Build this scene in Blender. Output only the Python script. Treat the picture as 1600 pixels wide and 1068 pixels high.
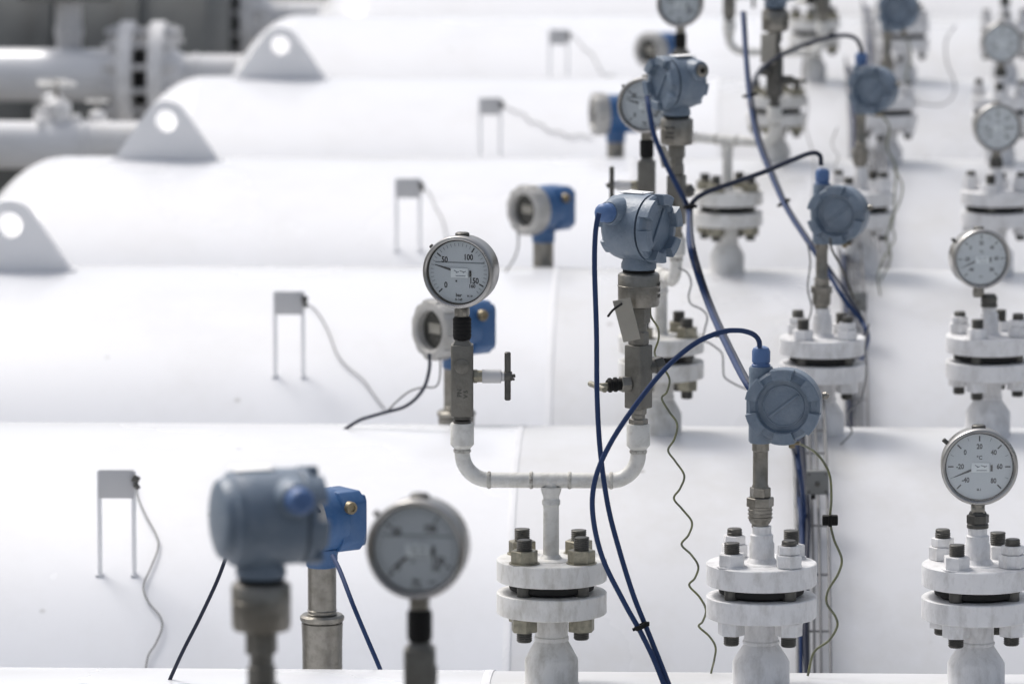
import bpy, bmesh, math, random
from mathutils import Vector, Matrix
random.seed(7)
for o in list(bpy.data.objects): bpy.data.objects.remove(o)
SC = bpy.context.scene
COL = SC.collection
PI = math.pi

# ------------------------------------------------------------------ camera, world, sun, exposure
F = 9000.0                      # focal length in pixels of a 1600 px wide picture
ZC = 1.587                      # camera height above the crests of the pipelines
PITCH = math.atan(1234.0 / F)
YAW = 0.033
cam_d = bpy.data.cameras.new('camera')
cam = bpy.data.objects.new('camera', cam_d)
COL.objects.link(cam)
SC.camera = cam
cam.location = (0, 0, ZC)
cam.rotation_euler = (PI / 2 - PITCH, 0, YAW)
cam_d.sensor_width = 36
cam_d.lens = 36 * F / 1600
cam_d.clip_start = 0.1
cam_d.clip_end = 500
cam_d.dof.use_dof = True
cam_d.dof.focus_distance = 8.15
cam_d.dof.aperture_fstop = 7.8
cam_d.dof.aperture_blades = 8

SUN_EL, SUN_AZ = math.radians(57), math.radians(-46)   # azimuth measured from +Y towards +X
W_ = bpy.data.worlds.new('World')
SC.world = W_
W_.use_nodes = True
nt = W_.node_tree
sky = nt.nodes.new('ShaderNodeTexSky')
sky.sky_type = 'NISHITA'
sky.sun_disc = False
sky.sun_elevation = SUN_EL
sky.sun_rotation = SUN_AZ
sky.air_density = 1.0
sky.dust_density = 6.0
sky.ozone_density = 1.0
hs = nt.nodes.new('ShaderNodeHueSaturation')
hs.inputs['Saturation'].default_value = 0.55            # thin overcast: nearly white sky
nt.links.new(sky.outputs[0], hs.inputs['Color'])
nt.links.new(hs.outputs[0], nt.nodes['Background'].inputs[0])
nt.nodes['Background'].inputs[1].default_value = 0.15
sd = bpy.data.lights.new('sun', 'SUN')
sun = bpy.data.objects.new('sun', sd)
COL.objects.link(sun)
sd.energy = 1.65
sd.angle = math.radians(18)
sd.color = (1.0, 0.985, 0.965)
sdir = Vector((math.cos(SUN_EL) * math.sin(SUN_AZ), math.cos(SUN_EL) * math.cos(SUN_AZ), math.sin(SUN_EL)))
sun.rotation_euler = (-sdir).to_track_quat('-Z', 'Y').to_euler()
SC.view_settings.view_transform = 'Standard'
SC.view_settings.look = 'None'
SC.view_settings.gamma = 1
SC.view_settings.use_curve_mapping = False
SC.view_settings.exposure = 0.13
SC.cycles.max_bounces = 8

# ------------------------------------------------------------------ measuring helpers
RM = cam.rotation_euler.to_matrix()
CAM = Vector((0, 0, ZC))
U = 8.0 / F                     # metres of one reference unit
PITCHY = 2.33
def ray(px, py):
    return RM @ Vector(((px - 800) / F, (534 - py) / F, -1))
def at(px, py, Y):              # point of the plane y = Y seen at a picture position
    d = ray(px, py)
    return CAM + d * (Y / d.y)
R_ = 1.0
ZP = 0.022                      # crest height of the pipelines
def YN(n): return 7.9 + PITCHY * n
def on_pipe(px, py, n, off=0.0):   # point on pipeline n, lifted off its skin
    d = ray(px, py); r = R_ + off
    oy, oz = -YN(n), ZC + 1.0 - ZP
    a = d.y * d.y + d.z * d.z
    b = oy * d.y + oz * d.z
    c = oy * oy + oz * oz - r * r
    q = b * b - a * c
    if q < 0:
        return CAM + d * (-b / a)
    return CAM + d * ((-b - math.sqrt(q)) / a)
def proj(p):
    v = RM.transposed() @ (Vector(p) - CAM)
    return 800 + F * v.x / -v.z, 534 - F * v.y / -v.z

# ------------------------------------------------------------------ materials
MATS = {}
def mat(name, col, rough=0.5, metal=0.0, var=0.08, scale=6.0, bump=0.0, bscale=60.0, dirt=None, dirt_amt=0.0, dirt_scale=9.0, specks=0.0, streak=0.0, spec=0.5, coat=0.0):
    if name in MATS: return MATS[name]
    m = bpy.data.materials.new(name); m.use_nodes = True
    t = m.node_tree; N = t.nodes; L = t.links
    b = N['Principled BSDF']
    b.inputs['Roughness'].default_value = rough
    b.inputs['Metallic'].default_value = metal
    b.inputs['Specular IOR Level'].default_value = spec
    b.inputs['Coat Weight'].default_value = coat
    tc0 = N.new('ShaderNodeTexCoord'); oi = N.new('ShaderNodeObjectInfo')
    sh = N.new('ShaderNodeVectorMath'); sh.operation = 'ADD'
    rs = N.new('ShaderNodeMath'); rs.operation = 'MULTIPLY'; rs.inputs[1].default_value = 17.0
    L.new(oi.outputs['Random'], rs.inputs[0]); L.new(tc0.outputs['Object'], sh.inputs[0]); L.new(rs.outputs[0], sh.inputs[1])
    n1 = N.new('ShaderNodeTexNoise'); n1.inputs['Scale'].default_value = scale; n1.inputs['Detail'].default_value = 6
    L.new(sh.outputs[0], n1.inputs['Vector'])
    mr = N.new('ShaderNodeMapRange')
    mr.inputs['From Min'].default_value = 0.3; mr.inputs['From Max'].default_value = 0.7
    mr.inputs['To Min'].default_value = 1 - var; mr.inputs['To Max'].default_value = 1 + var * 0.6
    L.new(n1.outputs['Fac'], mr.inputs['Value'])
    mul = N.new('ShaderNodeVectorMath'); mul.operation = 'SCALE'
    mul.inputs[0].default_value = col
    L.new(mr.outputs[0], mul.inputs['Scale'])
    out = mul.outputs[0]
    if dirt_amt > 0:
        n2 = N.new('ShaderNodeTexNoise'); n2.inputs['Scale'].default_value = dirt_scale; n2.inputs['Detail'].default_value = 9; n2.inputs['Roughness'].default_value = 0.7
        mp = N.new('ShaderNodeMapping')
        if streak: mp.inputs['Scale'].default_value = (1, 1, streak)
        L.new(sh.outputs[0], mp.inputs['Vector']); L.new(mp.outputs[0], n2.inputs['Vector'])
        r2 = N.new('ShaderNodeMapRange')
        r2.inputs['From Min'].default_value = 0.46; r2.inputs['From Max'].default_value = 0.68
        r2.inputs['To Min'].default_value = 0; r2.inputs['To Max'].default_value = dirt_amt
        L.new(n2.outputs['Fac'], r2.inputs['Value'])
        mx = N.new('ShaderNodeMix'); mx.data_type = 'RGBA'
        mx.inputs[7].default_value = (*dirt, 1)
        L.new(r2.outputs[0], mx.inputs[0]); L.new(out, mx.inputs[6])
        out = mx.outputs[2]
    if specks > 0:
        v = N.new('ShaderNodeTexVoronoi'); v.inputs['Scale'].default_value = 5.5; v.inputs['Randomness'].default_value = 1
        L.new(sh.outputs[0], v.inputs['Vector'])
        r3 = N.new('ShaderNodeMapRange')
        r3.inputs['From Min'].default_value = 0.020; r3.inputs['From Max'].default_value = 0.05
        r3.inputs['To Min'].default_value = specks; r3.inputs['To Max'].default_value = 0
        L.new(v.outputs['Distance'], r3.inputs['Value'])
        mx2 = N.new('ShaderNodeMix'); mx2.data_type = 'RGBA'
        mx2.inputs[7].default_value = (0.22, 0.21, 0.19, 1)
        L.new(r3.outputs[0], mx2.inputs[0]); L.new(out, mx2.inputs[6])
        out = mx2.outputs[2]
    L.new(out, b.inputs['Base Color'])
    rr = N.new('ShaderNodeMapRange')
    rr.inputs['To Min'].default_value = max(0.03, rough - 0.12); rr.inputs['To Max'].default_value = min(1, rough + 0.12)
    L.new(n1.outputs['Fac'], rr.inputs['Value']); L.new(rr.outputs[0], b.inputs['Roughness'])
    if bump > 0:
        n3 = N.new('ShaderNodeTexNoise'); n3.inputs['Scale'].default_value = bscale; n3.inputs['Detail'].default_value = 5
        L.new(sh.outputs[0], n3.inputs['Vector'])
        bp = N.new('ShaderNodeBump'); bp.inputs['Strength'].default_value = bump; bp.inputs['Distance'].default_value = 0.002
        L.new(n3.outputs['Fac'], bp.inputs['Height']); L.new(bp.outputs[0], b.inputs['Normal'])
    MATS[name] = m
    return m
M_PIPE = mat('white_gloss_paint', (0.685, 0.697, 0.722), 0.25, var=0.02, scale=1.3, bump=0.06, bscale=14, dirt=(0.50, 0.495, 0.48), dirt_amt=0.20, dirt_scale=3.5, specks=0.5, streak=0.5)
M_PIPE2 = mat('older_white_paint', (0.60, 0.608, 0.624), 0.30, var=0.04, scale=1.7, bump=0.12, bscale=22, dirt=(0.47, 0.46, 0.43), dirt_amt=0.42, dirt_scale=4.0, specks=0.6, streak=0.5)
M_WELD = mat('painted_weld', (0.64, 0.648, 0.665), 0.5, bump=0.6, bscale=160)
M_FL = mat('dirty_white_paint', (0.66, 0.655, 0.635), 0.45, var=0.06, scale=20, bump=0.35, bscale=110, dirt=(0.27, 0.25, 0.20), dirt_amt=0.55, dirt_scale=48, streak=0.4)
M_FLB = mat('brushed_on_white_paint', (0.72, 0.72, 0.725), 0.42, var=0.06, scale=24, bump=0.45, bscale=120, dirt=(0.34, 0.33, 0.31), dirt_amt=0.48, dirt_scale=55, streak=0.45)
M_TEE = mat('aged_white_paint', (0.62, 0.615, 0.585), 0.42, var=0.06, scale=22, bump=0.3, bscale=130, dirt=(0.28, 0.26, 0.22), dirt_amt=0.4, dirt_scale=70)
M_BEAD = mat('rusty_weld_bead', (0.50, 0.49, 0.45), 0.55, bump=0.6, bscale=260, dirt=(0.09, 0.07, 0.05), dirt_amt=0.95, dirt_scale=110)
M_GASK = mat('black_gasket', (0.012, 0.012, 0.012), 0.8)
M_STEEL = mat('weathered_steel', (0.25, 0.24, 0.215), 0.36, metal=0.85, var=0.18, scale=40, bump=0.25, bscale=220, dirt=(0.13, 0.12, 0.10), dirt_amt=0.6, dirt_scale=60)
M_STAIN = mat('stainless_case', (0.36, 0.355, 0.345), 0.30, metal=0.95, var=0.06, scale=30, bump=0.05, bscale=200)
M_DARK = mat('dark_oxidised_steel', (0.10, 0.098, 0.09), 0.48, metal=0.7, var=0.3, scale=50, bump=0.4, bscale=200)
M_VALV = mat('grey_valve_steel', (0.165, 0.16, 0.142), 0.46, metal=0.45, var=0.14, scale=35, bump=0.3, bscale=240, dirt=(0.10, 0.095, 0.08), dirt_amt=0.6, dirt_scale=55)
M_NUT = mat('dull_zinc_nut', (0.29, 0.275, 0.215), 0.42, metal=0.7, var=0.3, scale=70, bump=0.4, bscale=200, dirt=(0.12, 0.11, 0.09), dirt_amt=0.5, dirt_scale=90)
M_BLK = mat('black_rubber', (0.006, 0.006, 0.006), 0.7, var=0.3, scale=80, spec=0.25)
M_TX = mat('grey_blue_enamel', (0.128, 0.172, 0.228), 0.42, var=0.12, scale=22, bump=0.4, bscale=240, dirt=(0.30, 0.34, 0.38), dirt_amt=0.30, dirt_scale=40)
M_TXD = mat('grey_blue_joint', (0.03, 0.045, 0.065), 0.6)
M_BLUE = mat('bright_blue_enamel', (0.022, 0.088, 0.225), 0.42, var=0.08, scale=18, bump=0.12, bscale=150, dirt=(0.12, 0.2, 0.33), dirt_amt=0.3, dirt_scale=20)
M_GLAND = mat('blue_nylon_gland', (0.075, 0.145, 0.31), 0.42, var=0.08, scale=30)
M_CAST = mat('pale_cast_ring', (0.42, 0.415, 0.40), 0.46, metal=0.15, var=0.14, scale=35, bump=0.4, bscale=160, dirt=(0.28, 0.27, 0.24), dirt_amt=0.5, dirt_scale=40)
M_GLASSD = mat('dark_display', (0.035, 0.035, 0.03), 0.25, var=0.2, scale=12)
M_DIAL = mat('grey_dial', (0.60, 0.61, 0.625), 0.5, var=0.03, scale=14)
M_DIAL2 = mat('pale_dial', (0.60, 0.61, 0.62), 0.5, var=0.03, scale=14)
M_INK = mat('black_ink', (0.02, 0.02, 0.025), 0.6)
M_INKG = mat('grey_ink_and_glare', (0.20, 0.215, 0.23), 0.6)
M_LBL = mat('white_label', (0.85, 0.85, 0.84), 0.5, var=0.03)
M_CABLE = mat('blue_cable_sheath', (0.018, 0.038, 0.105), 0.6, spec=0.2, var=0.06, scale=14)
M_CABLED = mat('dark_cable_sheath', (0.020, 0.025, 0.045), 0.5, spec=0.25, var=0.15, scale=14)
M_WIRE = mat('green_yellow_wire', (0.135, 0.145, 0.095), 0.5, var=0.35, scale=55, dirt=(0.30, 0.30, 0.06), dirt_amt=0.4, dirt_scale=80)
M_WIREG = mat('grey_wire', (0.20, 0.20, 0.20), 0.5, var=0.2, scale=30)
M_GALV = mat('galvanised_wire', (0.17, 0.17, 0.175), 0.5, metal=0.3, var=0.15, scale=50)
M_PLATE = mat('grey_plate', (0.52, 0.52, 0.525), 0.5, var=0.03, scale=12)
M_LUG = mat('pale_grey_lug_paint', (0.84, 0.84, 0.845), 0.5, var=0.03, scale=8)
M_TAG = mat('bare_metal_tag', (0.33, 0.315, 0.275), 0.42, metal=0.35, var=0.08, scale=30)
M_BOX = mat('grey_box_enamel', (0.16, 0.165, 0.16), 0.5, var=0.08, scale=20)
M_GRAVEL = mat('grey_gravel', (0.17, 0.165, 0.155), 0.9, var=0.35, scale=30, bump=1.0, bscale=60)
M_BRASS = mat('tarnished_brass', (0.22, 0.185, 0.12), 0.45, metal=0.6, var=0.2, scale=60)
M_GAPFILL = mat('dark_gap_fill', (0.13, 0.135, 0.13), 0.6, var=0.3, scale=5)
def glass_mat():
    m = bpy.data.materials.new('gauge_glass'); m.use_nodes = True
    t = m.node_tree; N = t.nodes; L = t.links
    N.remove(N['Principled BSDF'])
    tr = N.new('ShaderNodeBsdfTransparent'); tr.inputs[0].default_value = (0.93, 0.95, 0.96, 1)
    gl = N.new('ShaderNodeBsdfGlossy'); gl.inputs['Roughness'].default_value = 0.06
    nz = N.new('ShaderNodeTexNoise'); nz.inputs['Scale'].default_value = 40
    mr = N.new('ShaderNodeMapRange'); mr.inputs['To Min'].default_value = 0.04; mr.inputs['To Max'].default_value = 0.10
    L.new(nz.outputs['Fac'], mr.inputs['Value'])
    mx = N.new('ShaderNodeMixShader')
    L.new(mr.outputs[0], mx.inputs[0]); L.new(tr.outputs[0], mx.inputs[1]); L.new(gl.outputs[0], mx.inputs[2])
    L.new(mx.outputs[0], N['Material Output'].inputs['Surface'])
    return m
M_GLASS = glass_mat()

# ------------------------------------------------------------------ mesh builder
def frame(o, d, up=None):
    z = Vector(d).normalized()
    ref = Vector(up) if up else (Vector((0, 0, 1)) if abs(z.z) < 0.95 else Vector((0, 1, 0)))
    x = ref.cross(z)
    if x.length < 1e-6: x = Vector((1, 0, 0))
    x.normalize(); y = z.cross(x)
    m = Matrix.Identity(4)
    for i in range(3):
        m[i][0], m[i][1], m[i][2], m[i][3] = x[i], y[i], z[i], o[i]
    return m
class MB:
    def __init__(s): s.bm = bmesh.new()
    def lathe(s, prof, o=(0, 0, 0), d=(0, 0, 1), seg=40, closed=False, up=None, rot=0.0):
        M = frame(o, d, up); rings = []
        for r, z in prof:
            if r < 1e-6: rings.append([s.bm.verts.new(M @ Vector((0, 0, z)))])
            else: rings.append([s.bm.verts.new(M @ Vector((r * math.cos(rot + 2 * PI * i / seg), r * math.sin(rot + 2 * PI * i / seg), z))) for i in range(seg)])
        pairs = list(zip(rings, rings[1:]))
        if closed: pairs.append((rings[-1], rings[0]))
        for a, b in pairs:
            for i in range(seg):
                j = (i + 1) % seg
                try:
                    if len(a) == 1 and len(b) == 1: continue
                    if len(a) == 1: s.bm.faces.new((a[0], b[j], b[i]))
                    elif len(b) == 1: s.bm.faces.new((a[i], a[j], b[0]))
                    else: s.bm.faces.new((a[i], a[j], b[j], b[i]))
                except ValueError: pass
        return s
    def cyl(s, p0, p1, r, r2=None, c=0.8, seg=28):
        p0, p1 = Vector(p0), Vector(p1); h = (p1 - p0).length; r2 = r if r2 is None else r2
        c = min(c, h * 0.3, r * 0.4, r2 * 0.4)
        return s.lathe([(0, 0), (r - c, 0), (r, c), (r2, h - c), (r2 - c, h), (0, h)], p0, p1 - p0, seg)
    def hexa(s, p0, p1, r, c=1.2, rot=0.0):          # r = across corners / 2
        p0, p1 = Vector(p0), Vector(p1); h = (p1 - p0).length
        return s.lathe([(0, 0), (r - c, 0), (r, c), (r, h - c), (r - c, h), (0, h)], p0, p1 - p0, 6, rot=rot)
    def box(s, c, size, rot=None, bev=0.8):
        t = bmesh.new(); bmesh.ops.create_cube(t, size=1)
        for v in t.verts: v.co = Vector((v.co.x * size[0], v.co.y * size[1], v.co.z * size[2]))
        if bev > 0: bmesh.ops.bevel(t, geom=t.edges[:], offset=min(bev, min(size) * 0.4), segments=2, affect='EDGES', profile=0.5)
        M = Matrix.Translation(Vector(c)) @ (rot.to_4x4() if rot else Matrix.Identity(4))
        return s.merge(t, M)
    def merge(s, t, M):
        mp = {v: s.bm.verts.new(M @ v.co) for v in t.verts}
        for f in t.faces:
            try: s.bm.faces.new([mp[v] for v in f.verts])
            except ValueError: pass
        t.free(); return s
    def prism(s, pts, o, d, h, up=None, bev=0.0):   # polygon in the plane normal to d
        M = frame(o, d, up); t = bmesh.new()
        a = [t.verts.new((x, y, 0)) for x, y in pts]; b = [t.verts.new((x, y, h)) for x, y in pts]
        n = len(a)
        t.faces.new(a[::-1]); t.faces.new(b)
        for i in range(n): t.faces.new((a[i], a[(i + 1) % n], b[(i + 1) % n], b[i]))
        if bev: bmesh.ops.bevel(t, geom=t.edges[:], offset=bev, segments=2, affect='EDGES', profile=0.5)
        return s.merge(t, M)
    def arc(s, r0, r1, a0, a1, z0, z1, o, d, up=None, n=7, c=1.6):
        M = frame(o, d, up); rows = []
        sec = [(r0, z0), (r1, z0), (r1, z1 - c), (r1 - c, z1), (r0 + c, z1), (r0, z1 - c)]
        for k in range(n + 1):
            a = a0 + (a1 - a0) * k / n
            rows.append([s.bm.verts.new(M @ Vector((r * math.cos(a), r * math.sin(a), z))) for r, z in sec])
        for p, q in zip(rows, rows[1:]):
            for i in range(6): s.bm.faces.new((p[i], p[(i + 1) % 6], q[(i + 1) % 6], q[i]))
        s.bm.faces.new(rows[0]); s.bm.faces.new(rows[-1][::-1])
        return s
    def tube(s, pts, r, seg=10, cap=True, close=False):
        pts = [Vector(p) for p in pts]; n = len(pts); rings = []
        t0 = (pts[1] - pts[0]).normalized(); x = t0.orthogonal().normalized()
        for i, p in enumerate(pts):
            if close: t = pts[(i + 1) % n] - pts[i - 1]
            else: t = pts[min(i + 1, n - 1)] - pts[max(i - 1, 0)]
            t.normalize(); x = (x - t * x.dot(t)).normalized(); y = t.cross(x)
            rr = r[i] if isinstance(r, list) else r
            rings.append([s.bm.verts.new(p + (x * math.cos(2 * PI * k / seg) + y * math.sin(2 * PI * k / seg)) * rr) for k in range(seg)])
        pr = list(zip(rings, rings[1:]))
        if close: pr.append((rings[-1], rings[0]))
        for a, b in pr:
            for k in range(seg): s.bm.faces.new((a[k], a[(k + 1) % seg], b[(k + 1) % seg], b[k]))
        if cap and not close:
            s.bm.faces.new(rings[0][::-1]); s.bm.faces.new(rings[-1])
        return s
    def text(s, body, size, o, d=(0, -1, 0), rot=0.0, thick=0.25, sx=1.0):
        cu = bpy.data.curves.new('t', 'FONT'); cu.body = body; cu.size = size
        cu.align_x = 'CENTER'; cu.align_y = 'CENTER'; cu.extrude = thick; cu.offset = size * 0.035; cu.resolution_u = 3
        ob = bpy.data.objects.new('t', cu); COL.objects.link(ob)
        bpy.context.view_layer.update()
        me = ob.evaluated_get(bpy.context.evaluated_depsgraph_get()).to_mesh()
        t = bmesh.new(); t.from_mesh(me); ob.to_mesh_clear()
        bpy.data.objects.remove(ob); bpy.data.curves.remove(cu)
        return s.merge(t, frame(o, d, up=(0, 0, 1)) @ Matrix.Rotation(rot, 4, 'Z') @ Matrix.Diagonal((sx, 1, 1, 1)))
    def mesh(s, name, m, unit=None, sharp=35):
        unit = U if unit is None else unit
        for v in s.bm.verts: v.co *= unit
        bmesh.ops.recalc_face_normals(s.bm, faces=s.bm.faces[:])
        me = bpy.data.meshes.new(name); s.bm.to_mesh(me); s.bm.free()
        for p in me.polygons: p.use_smooth = True
        me.set_sharp_from_angle(angle=math.radians(sharp))
        me.materials.append(m)
        return me
def spline(pts, k=8):
    P = [Vector(p) for p in pts]; P = [P[0] * 2 - P[1]] + P + [P[-1] * 2 - P[-2]]; out = []
    for i in range(1, len(P) - 2):
        a, b, c, d = P[i - 1:i + 3]
        for j in range(k):
            t = j / k
            out.append(0.5 * ((2 * b) + (c - a) * t + (2 * a - 5 * b + 4 * c - d) * t * t + (3 * b - a - 3 * c + d) * t ** 3))
    return out + [P[-2]]
# a prototype is a list of (part name, mesh, [(sub-part name, mesh), ...])
def link_mesh(name, me, parent=None):
    o = bpy.data.objects.new(name, me); COL.objects.link(o)
    if parent: o.parent = parent
    return o
def place(proto, name, label, cat, M, group=None):
    r = bpy.data.objects.new(name, None); COL.objects.link(r)
    r.empty_display_size = 0.05
    r.matrix_world = M
    r['label'] = label; r['category'] = cat
    if group: r['group'] = group
    for pn, me, subs in proto:
        p = link_mesh(pn, me, r)
        for sn, sm in subs: link_mesh(sn, sm, p)
    return r
def single(name, me, label, cat, group=None, kind=None):
    o = link_mesh(name, me)
    if kind: o['kind'] = kind
    else: o['label'] = label; o['category'] = cat
    if group: o['group'] = group
    return o

# ------------------------------------------------------------------ ground
b = MB(); b.box((0, 25, -2.75), (160, 160, 0.1), bev=0)
single('ground', b.mesh('ground', M_GRAVEL, 1), '', '', kind='structure')

# ------------------------------------------------------------------ pipelines
ROWT = math.tan(math.atan(800 / math.hypot(F, 1234)) - YAW)      # sideways drift of every row per metre of depth
def row_x(px, n, py):                                            # reduce a picture position on pipeline n to a row offset
    return on_pipe(px, py, n).x - ROWT * YN(n)
END = row_x(263, 4, 124)
END3 = row_x(83, 3, 250)
print('END', END, END3)
END = END * 0.8 + END3 * 0.2 - 0.03
ORD = {-1: 'frontmost', 0: 'nearest', 1: 'second', 2: 'third', 3: 'fourth', 4: 'fifth', 5: 'sixth', 6: 'seventh', 7: 'eighth'}
SEAM = {-1: None, 0: 760, 1: 800, 2: 862, 3: 985, 4: 1120, 5: 1190, 6: None, 7: None}
PLAB = {-1: 'large white pipeline below the frame, carrying the blurred foreground gauge',
        0: 'large white pipeline at the bottom edge, under the sharp gauge tee',
        1: 'large white pipeline with the lowest grey bracket plate, across the lower half',
        2: 'large white pipeline crossing mid picture behind the sharp gauge',
        3: 'large white pipeline carrying the big eyed lifting lug at upper left',
        4: 'large white pipeline with a rounded shoulder showing behind the big lifting lug',
        5: 'blurred white pipeline along the top edge, behind the small upper lug',
        6: 'white pipeline just above the top edge, beyond the blurred one',
        7: 'farthest white pipeline, beyond the top edge of the picture'}
for n in range(-1, 8):
    x0 = END + ROWT * YN(n) - (0.04 if n <= 3 else 0.0); x1 = x0 + 9.0
    xs = (on_pipe(SEAM[n], [1060, 1060, 800, 520, 320, 180, 80][n + 1], n).x) if SEAM[n] else x0 + 1.6
    root = bpy.data.objects.new('pipeline', None); COL.objects.link(root); root.location = (0, YN(n), ZP - 1.0)
    root['label'] = PLAB[n]; root['category'] = 'pipeline'; root['group'] = 'parallel white pipelines'
    D = (1, 0, 0)
    # rounded reducing end, smaller pipe
    b = MB(); prof = []
    for k in range(0, 25):
        t = k / 24 * PI / 2; prof.append((R_ * math.sin(t), 0.12 - 0.38 * math.cos(t)))
    prof.append((0, 0.12))
    b.lathe(prof, (x0, 0, 0), D, seg=160); link_mesh('end_head', b.mesh('end_head', M_PIPE, 1, 60), root)
    b = MB(); b.cyl((x0 - 3.6 if n not in (5, 6) else x0 - 0.335, 0, 0.795), (x0 + 0.1, 0, 0.795), 0.072, c=0.002, seg=48)
    b.lathe([(0.072, -0.24), (0.078, -0.237), (0.078, -0.228), (0.072, -0.225)], (x0, 0, 0.795), D, seg=48)
    link_mesh('end_nozzle', b.mesh('end_nozzle', M_PIPE2, 1), root)
    b = MB(); b.lathe([(0, x0 + 0.12), (R_, x0 + 0.12), (R_, xs), (0, xs)], (0, 0, 0), D, seg=192); link_mesh('shell', b.mesh('shell', M_PIPE, 1, 60), root)
    b = MB(); b.lathe([(0, xs), (R_ - 0.001, xs), (R_ - 0.001, x1), (0, x1)], (0, 0, 0), D, seg=192); link_mesh('shell', b.mesh('shell', M_PIPE2, 1, 60), root)
    b = MB(); b.lathe([(R_ - 0.01, xs - 0.007), (R_ + 0.0006, xs - 0.006), (R_ + 0.0011, xs), (R_ + 0.0006, xs + 0.006), (R_ - 0.01, xs + 0.007)], (0, 0, 0), D, seg=192); link_mesh('weld_seam', b.mesh('weld', M_WELD, 1, 60), root)
    # support saddles under the vessel, out of sight from the front
    for sx in (x0 + 0.9, x0 + 6):
        b = MB(); b.box((sx, 0, -1.16), (0.3, 1.3, 0.98), bev=0.01); link_mesh('support_saddle', b.mesh('saddle', M_FL, 1), root)

# big bolted flange pairs at the left ends (only the two far ones show)
def big_flange(n, label):
    x0 = END + ROWT * YN(n); xf = x0 - 0.335
    root = bpy.data.objects.new('end_flange', None); COL.objects.link(root); root.location = (xf, YN(n), ZP - 0.205)
    root['label'] = label; root['category'] = 'pipe flange'; root['group'] = 'bolted end flanges'
    D = (-1, 0, 0)
    def disc(z0, z1, r=0.185):
        q = MB(); q.lathe([(0, z0), (r - 0.003, z0), (r, z0 + 0.003), (r, z1 - 0.003), (r - 0.003, z1), (0, z1)], (0, 0, 0), D, seg=80); return q.mesh('disc', M_FLB, 1)
    link_mesh('flange_disc', disc(0, 0.05), root); link_mesh('flange_disc', disc(0.105, 0.155), root)
    q = MB(); q.lathe([(0, 0.048), (0.10, 0.048), (0.10, 0.107), (0, 0.107)], (0, 0, 0), D, seg=48); link_mesh('gasket', q.mesh('gasket', M_GASK, 1), root)
    q = MB(); q.cyl((0.05, 0, 0), (-0.205, 0, 0), 0.011, seg=12, c=0.002); q.hexa((0.001, 0, 0), (0.028, 0, 0), 0.022, c=0.002); q.hexa((-0.156, 0, 0), (-0.182, 0, 0), 0.022, c=0.002)
    bolt = q.mesh('stud', M_PLATE, 1)
    for k in range(12):
        a = 2 * PI * (k + 0.5) / 12
        o = link_mesh('stud', bolt, root); o.location = (0, 0.155 * math.sin(a), 0.155 * math.cos(a))
    q = MB(); rp = 0.09 if n == 5 else 0.14; q.lathe([(0, 0.155), (0.12, 0.155), (rp, 0.20), (rp, 3.2), (0, 3.2)], (0, 0, 0), D, seg=64); link_mesh('pipe_end', q.mesh('pipe_end', M_PIPE, 1), root)
    q = MB(); q.lathe([(0, -0.06), (0.075, -0.06), (0.105, 0), (0, 0.0)], (0, 0, 0), D, seg=64); link_mesh('weld_neck', q.mesh('weld_neck', M_PIPE2, 1), root)
    print('FL', proj((xf, YN(n), ZP - .205)), 'HEAD', proj((x0 + .12, YN(n), ZP)))
big_flange(5, 'blurred bolted flange pair with dark gap at the upper left')
big_flange(6, 'farther bolted flange pair at the top edge left of the small lug')

# ------------------------------------------------------------------ lifting lugs
def lug_mesh():
    pts = [(-92, -14), (92, -14), (92, 1), (88, 5)]
    # rounded top around the eye
    for k in range(9):
        a = math.radians(38 + 104 * k / 8); pts.append((37 * math.cos(a), 66 + 37 * math.sin(a)))
    pts += [(-88, 5), (-92, 1)]
    t = bmesh.new(); hole = [(20 * math.cos(2 * PI * k / 24), 66 + 20 * math.sin(2 * PI * k / 24)) for k in range(24)]
    th = 14
    fv, bv, fh, bh = [], [], [], []
    for x, z in pts: fv.append(t.verts.new((x, -th, z))); bv.append(t.verts.new((x, th, z)))
    for x, z in hole: fh.append(t.verts.new((x, -th, z))); bh.append(t.verts.new((x, th, z)))
    def ring(vs): return [t.edges.get((vs[i], vs[(i + 1) % len(vs)])) or t.edges.new((vs[i], vs[(i + 1) % len(vs)])) for i in range(len(vs))]
    bmesh.ops.triangle_fill(t, edges=ring(fv) + ring(fh), use_beauty=True)
    bmesh.ops.triangle_fill(t, edges=ring(bv) + ring(bh), use_beauty=True)
    for A, B in ((fv, bv), (fh, bh)):
        for i in range(len(A)): t.faces.new((A[i], A[(i + 1) % len(A)], B[(i + 1) % len(A)], B[i]))
    q = MB(); q.merge(t, Matrix.Identity(4))
    return q.mesh('lug', M_LUG, U * 1.65)
LM = lug_mesh()
q = MB(); q.box((0, 0, -10), (200, 50, 19), bev=3); LP = q.mesh('base_pad', M_WELD, U * 1.65)
LUGX = row_x(262, 3, 247)
for n, lab in ((0, 'lifting lug on the nearest pipeline, outside the frame at left'), (2, 'grey lifting lug cut off by the left edge of the picture'), (3, 'large grey triangular lifting lug with a round eye at upper left'),
               (4, 'smaller grey lifting lug at the top edge above the second bracket'), (1, 'lifting lug on the lower pipeline, outside the frame at left')):
    if n in (0, 1): continue
    place([('lug_plate', LM, []), ('base_pad', LP, [])], 'lifting_lug', lab, 'lifting lug', Matrix.Translation((LUGX + ROWT * YN(n), YN(n) - 0.02, ZP + 0.004)), 'lifting lugs on the pipeline ends')

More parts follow.
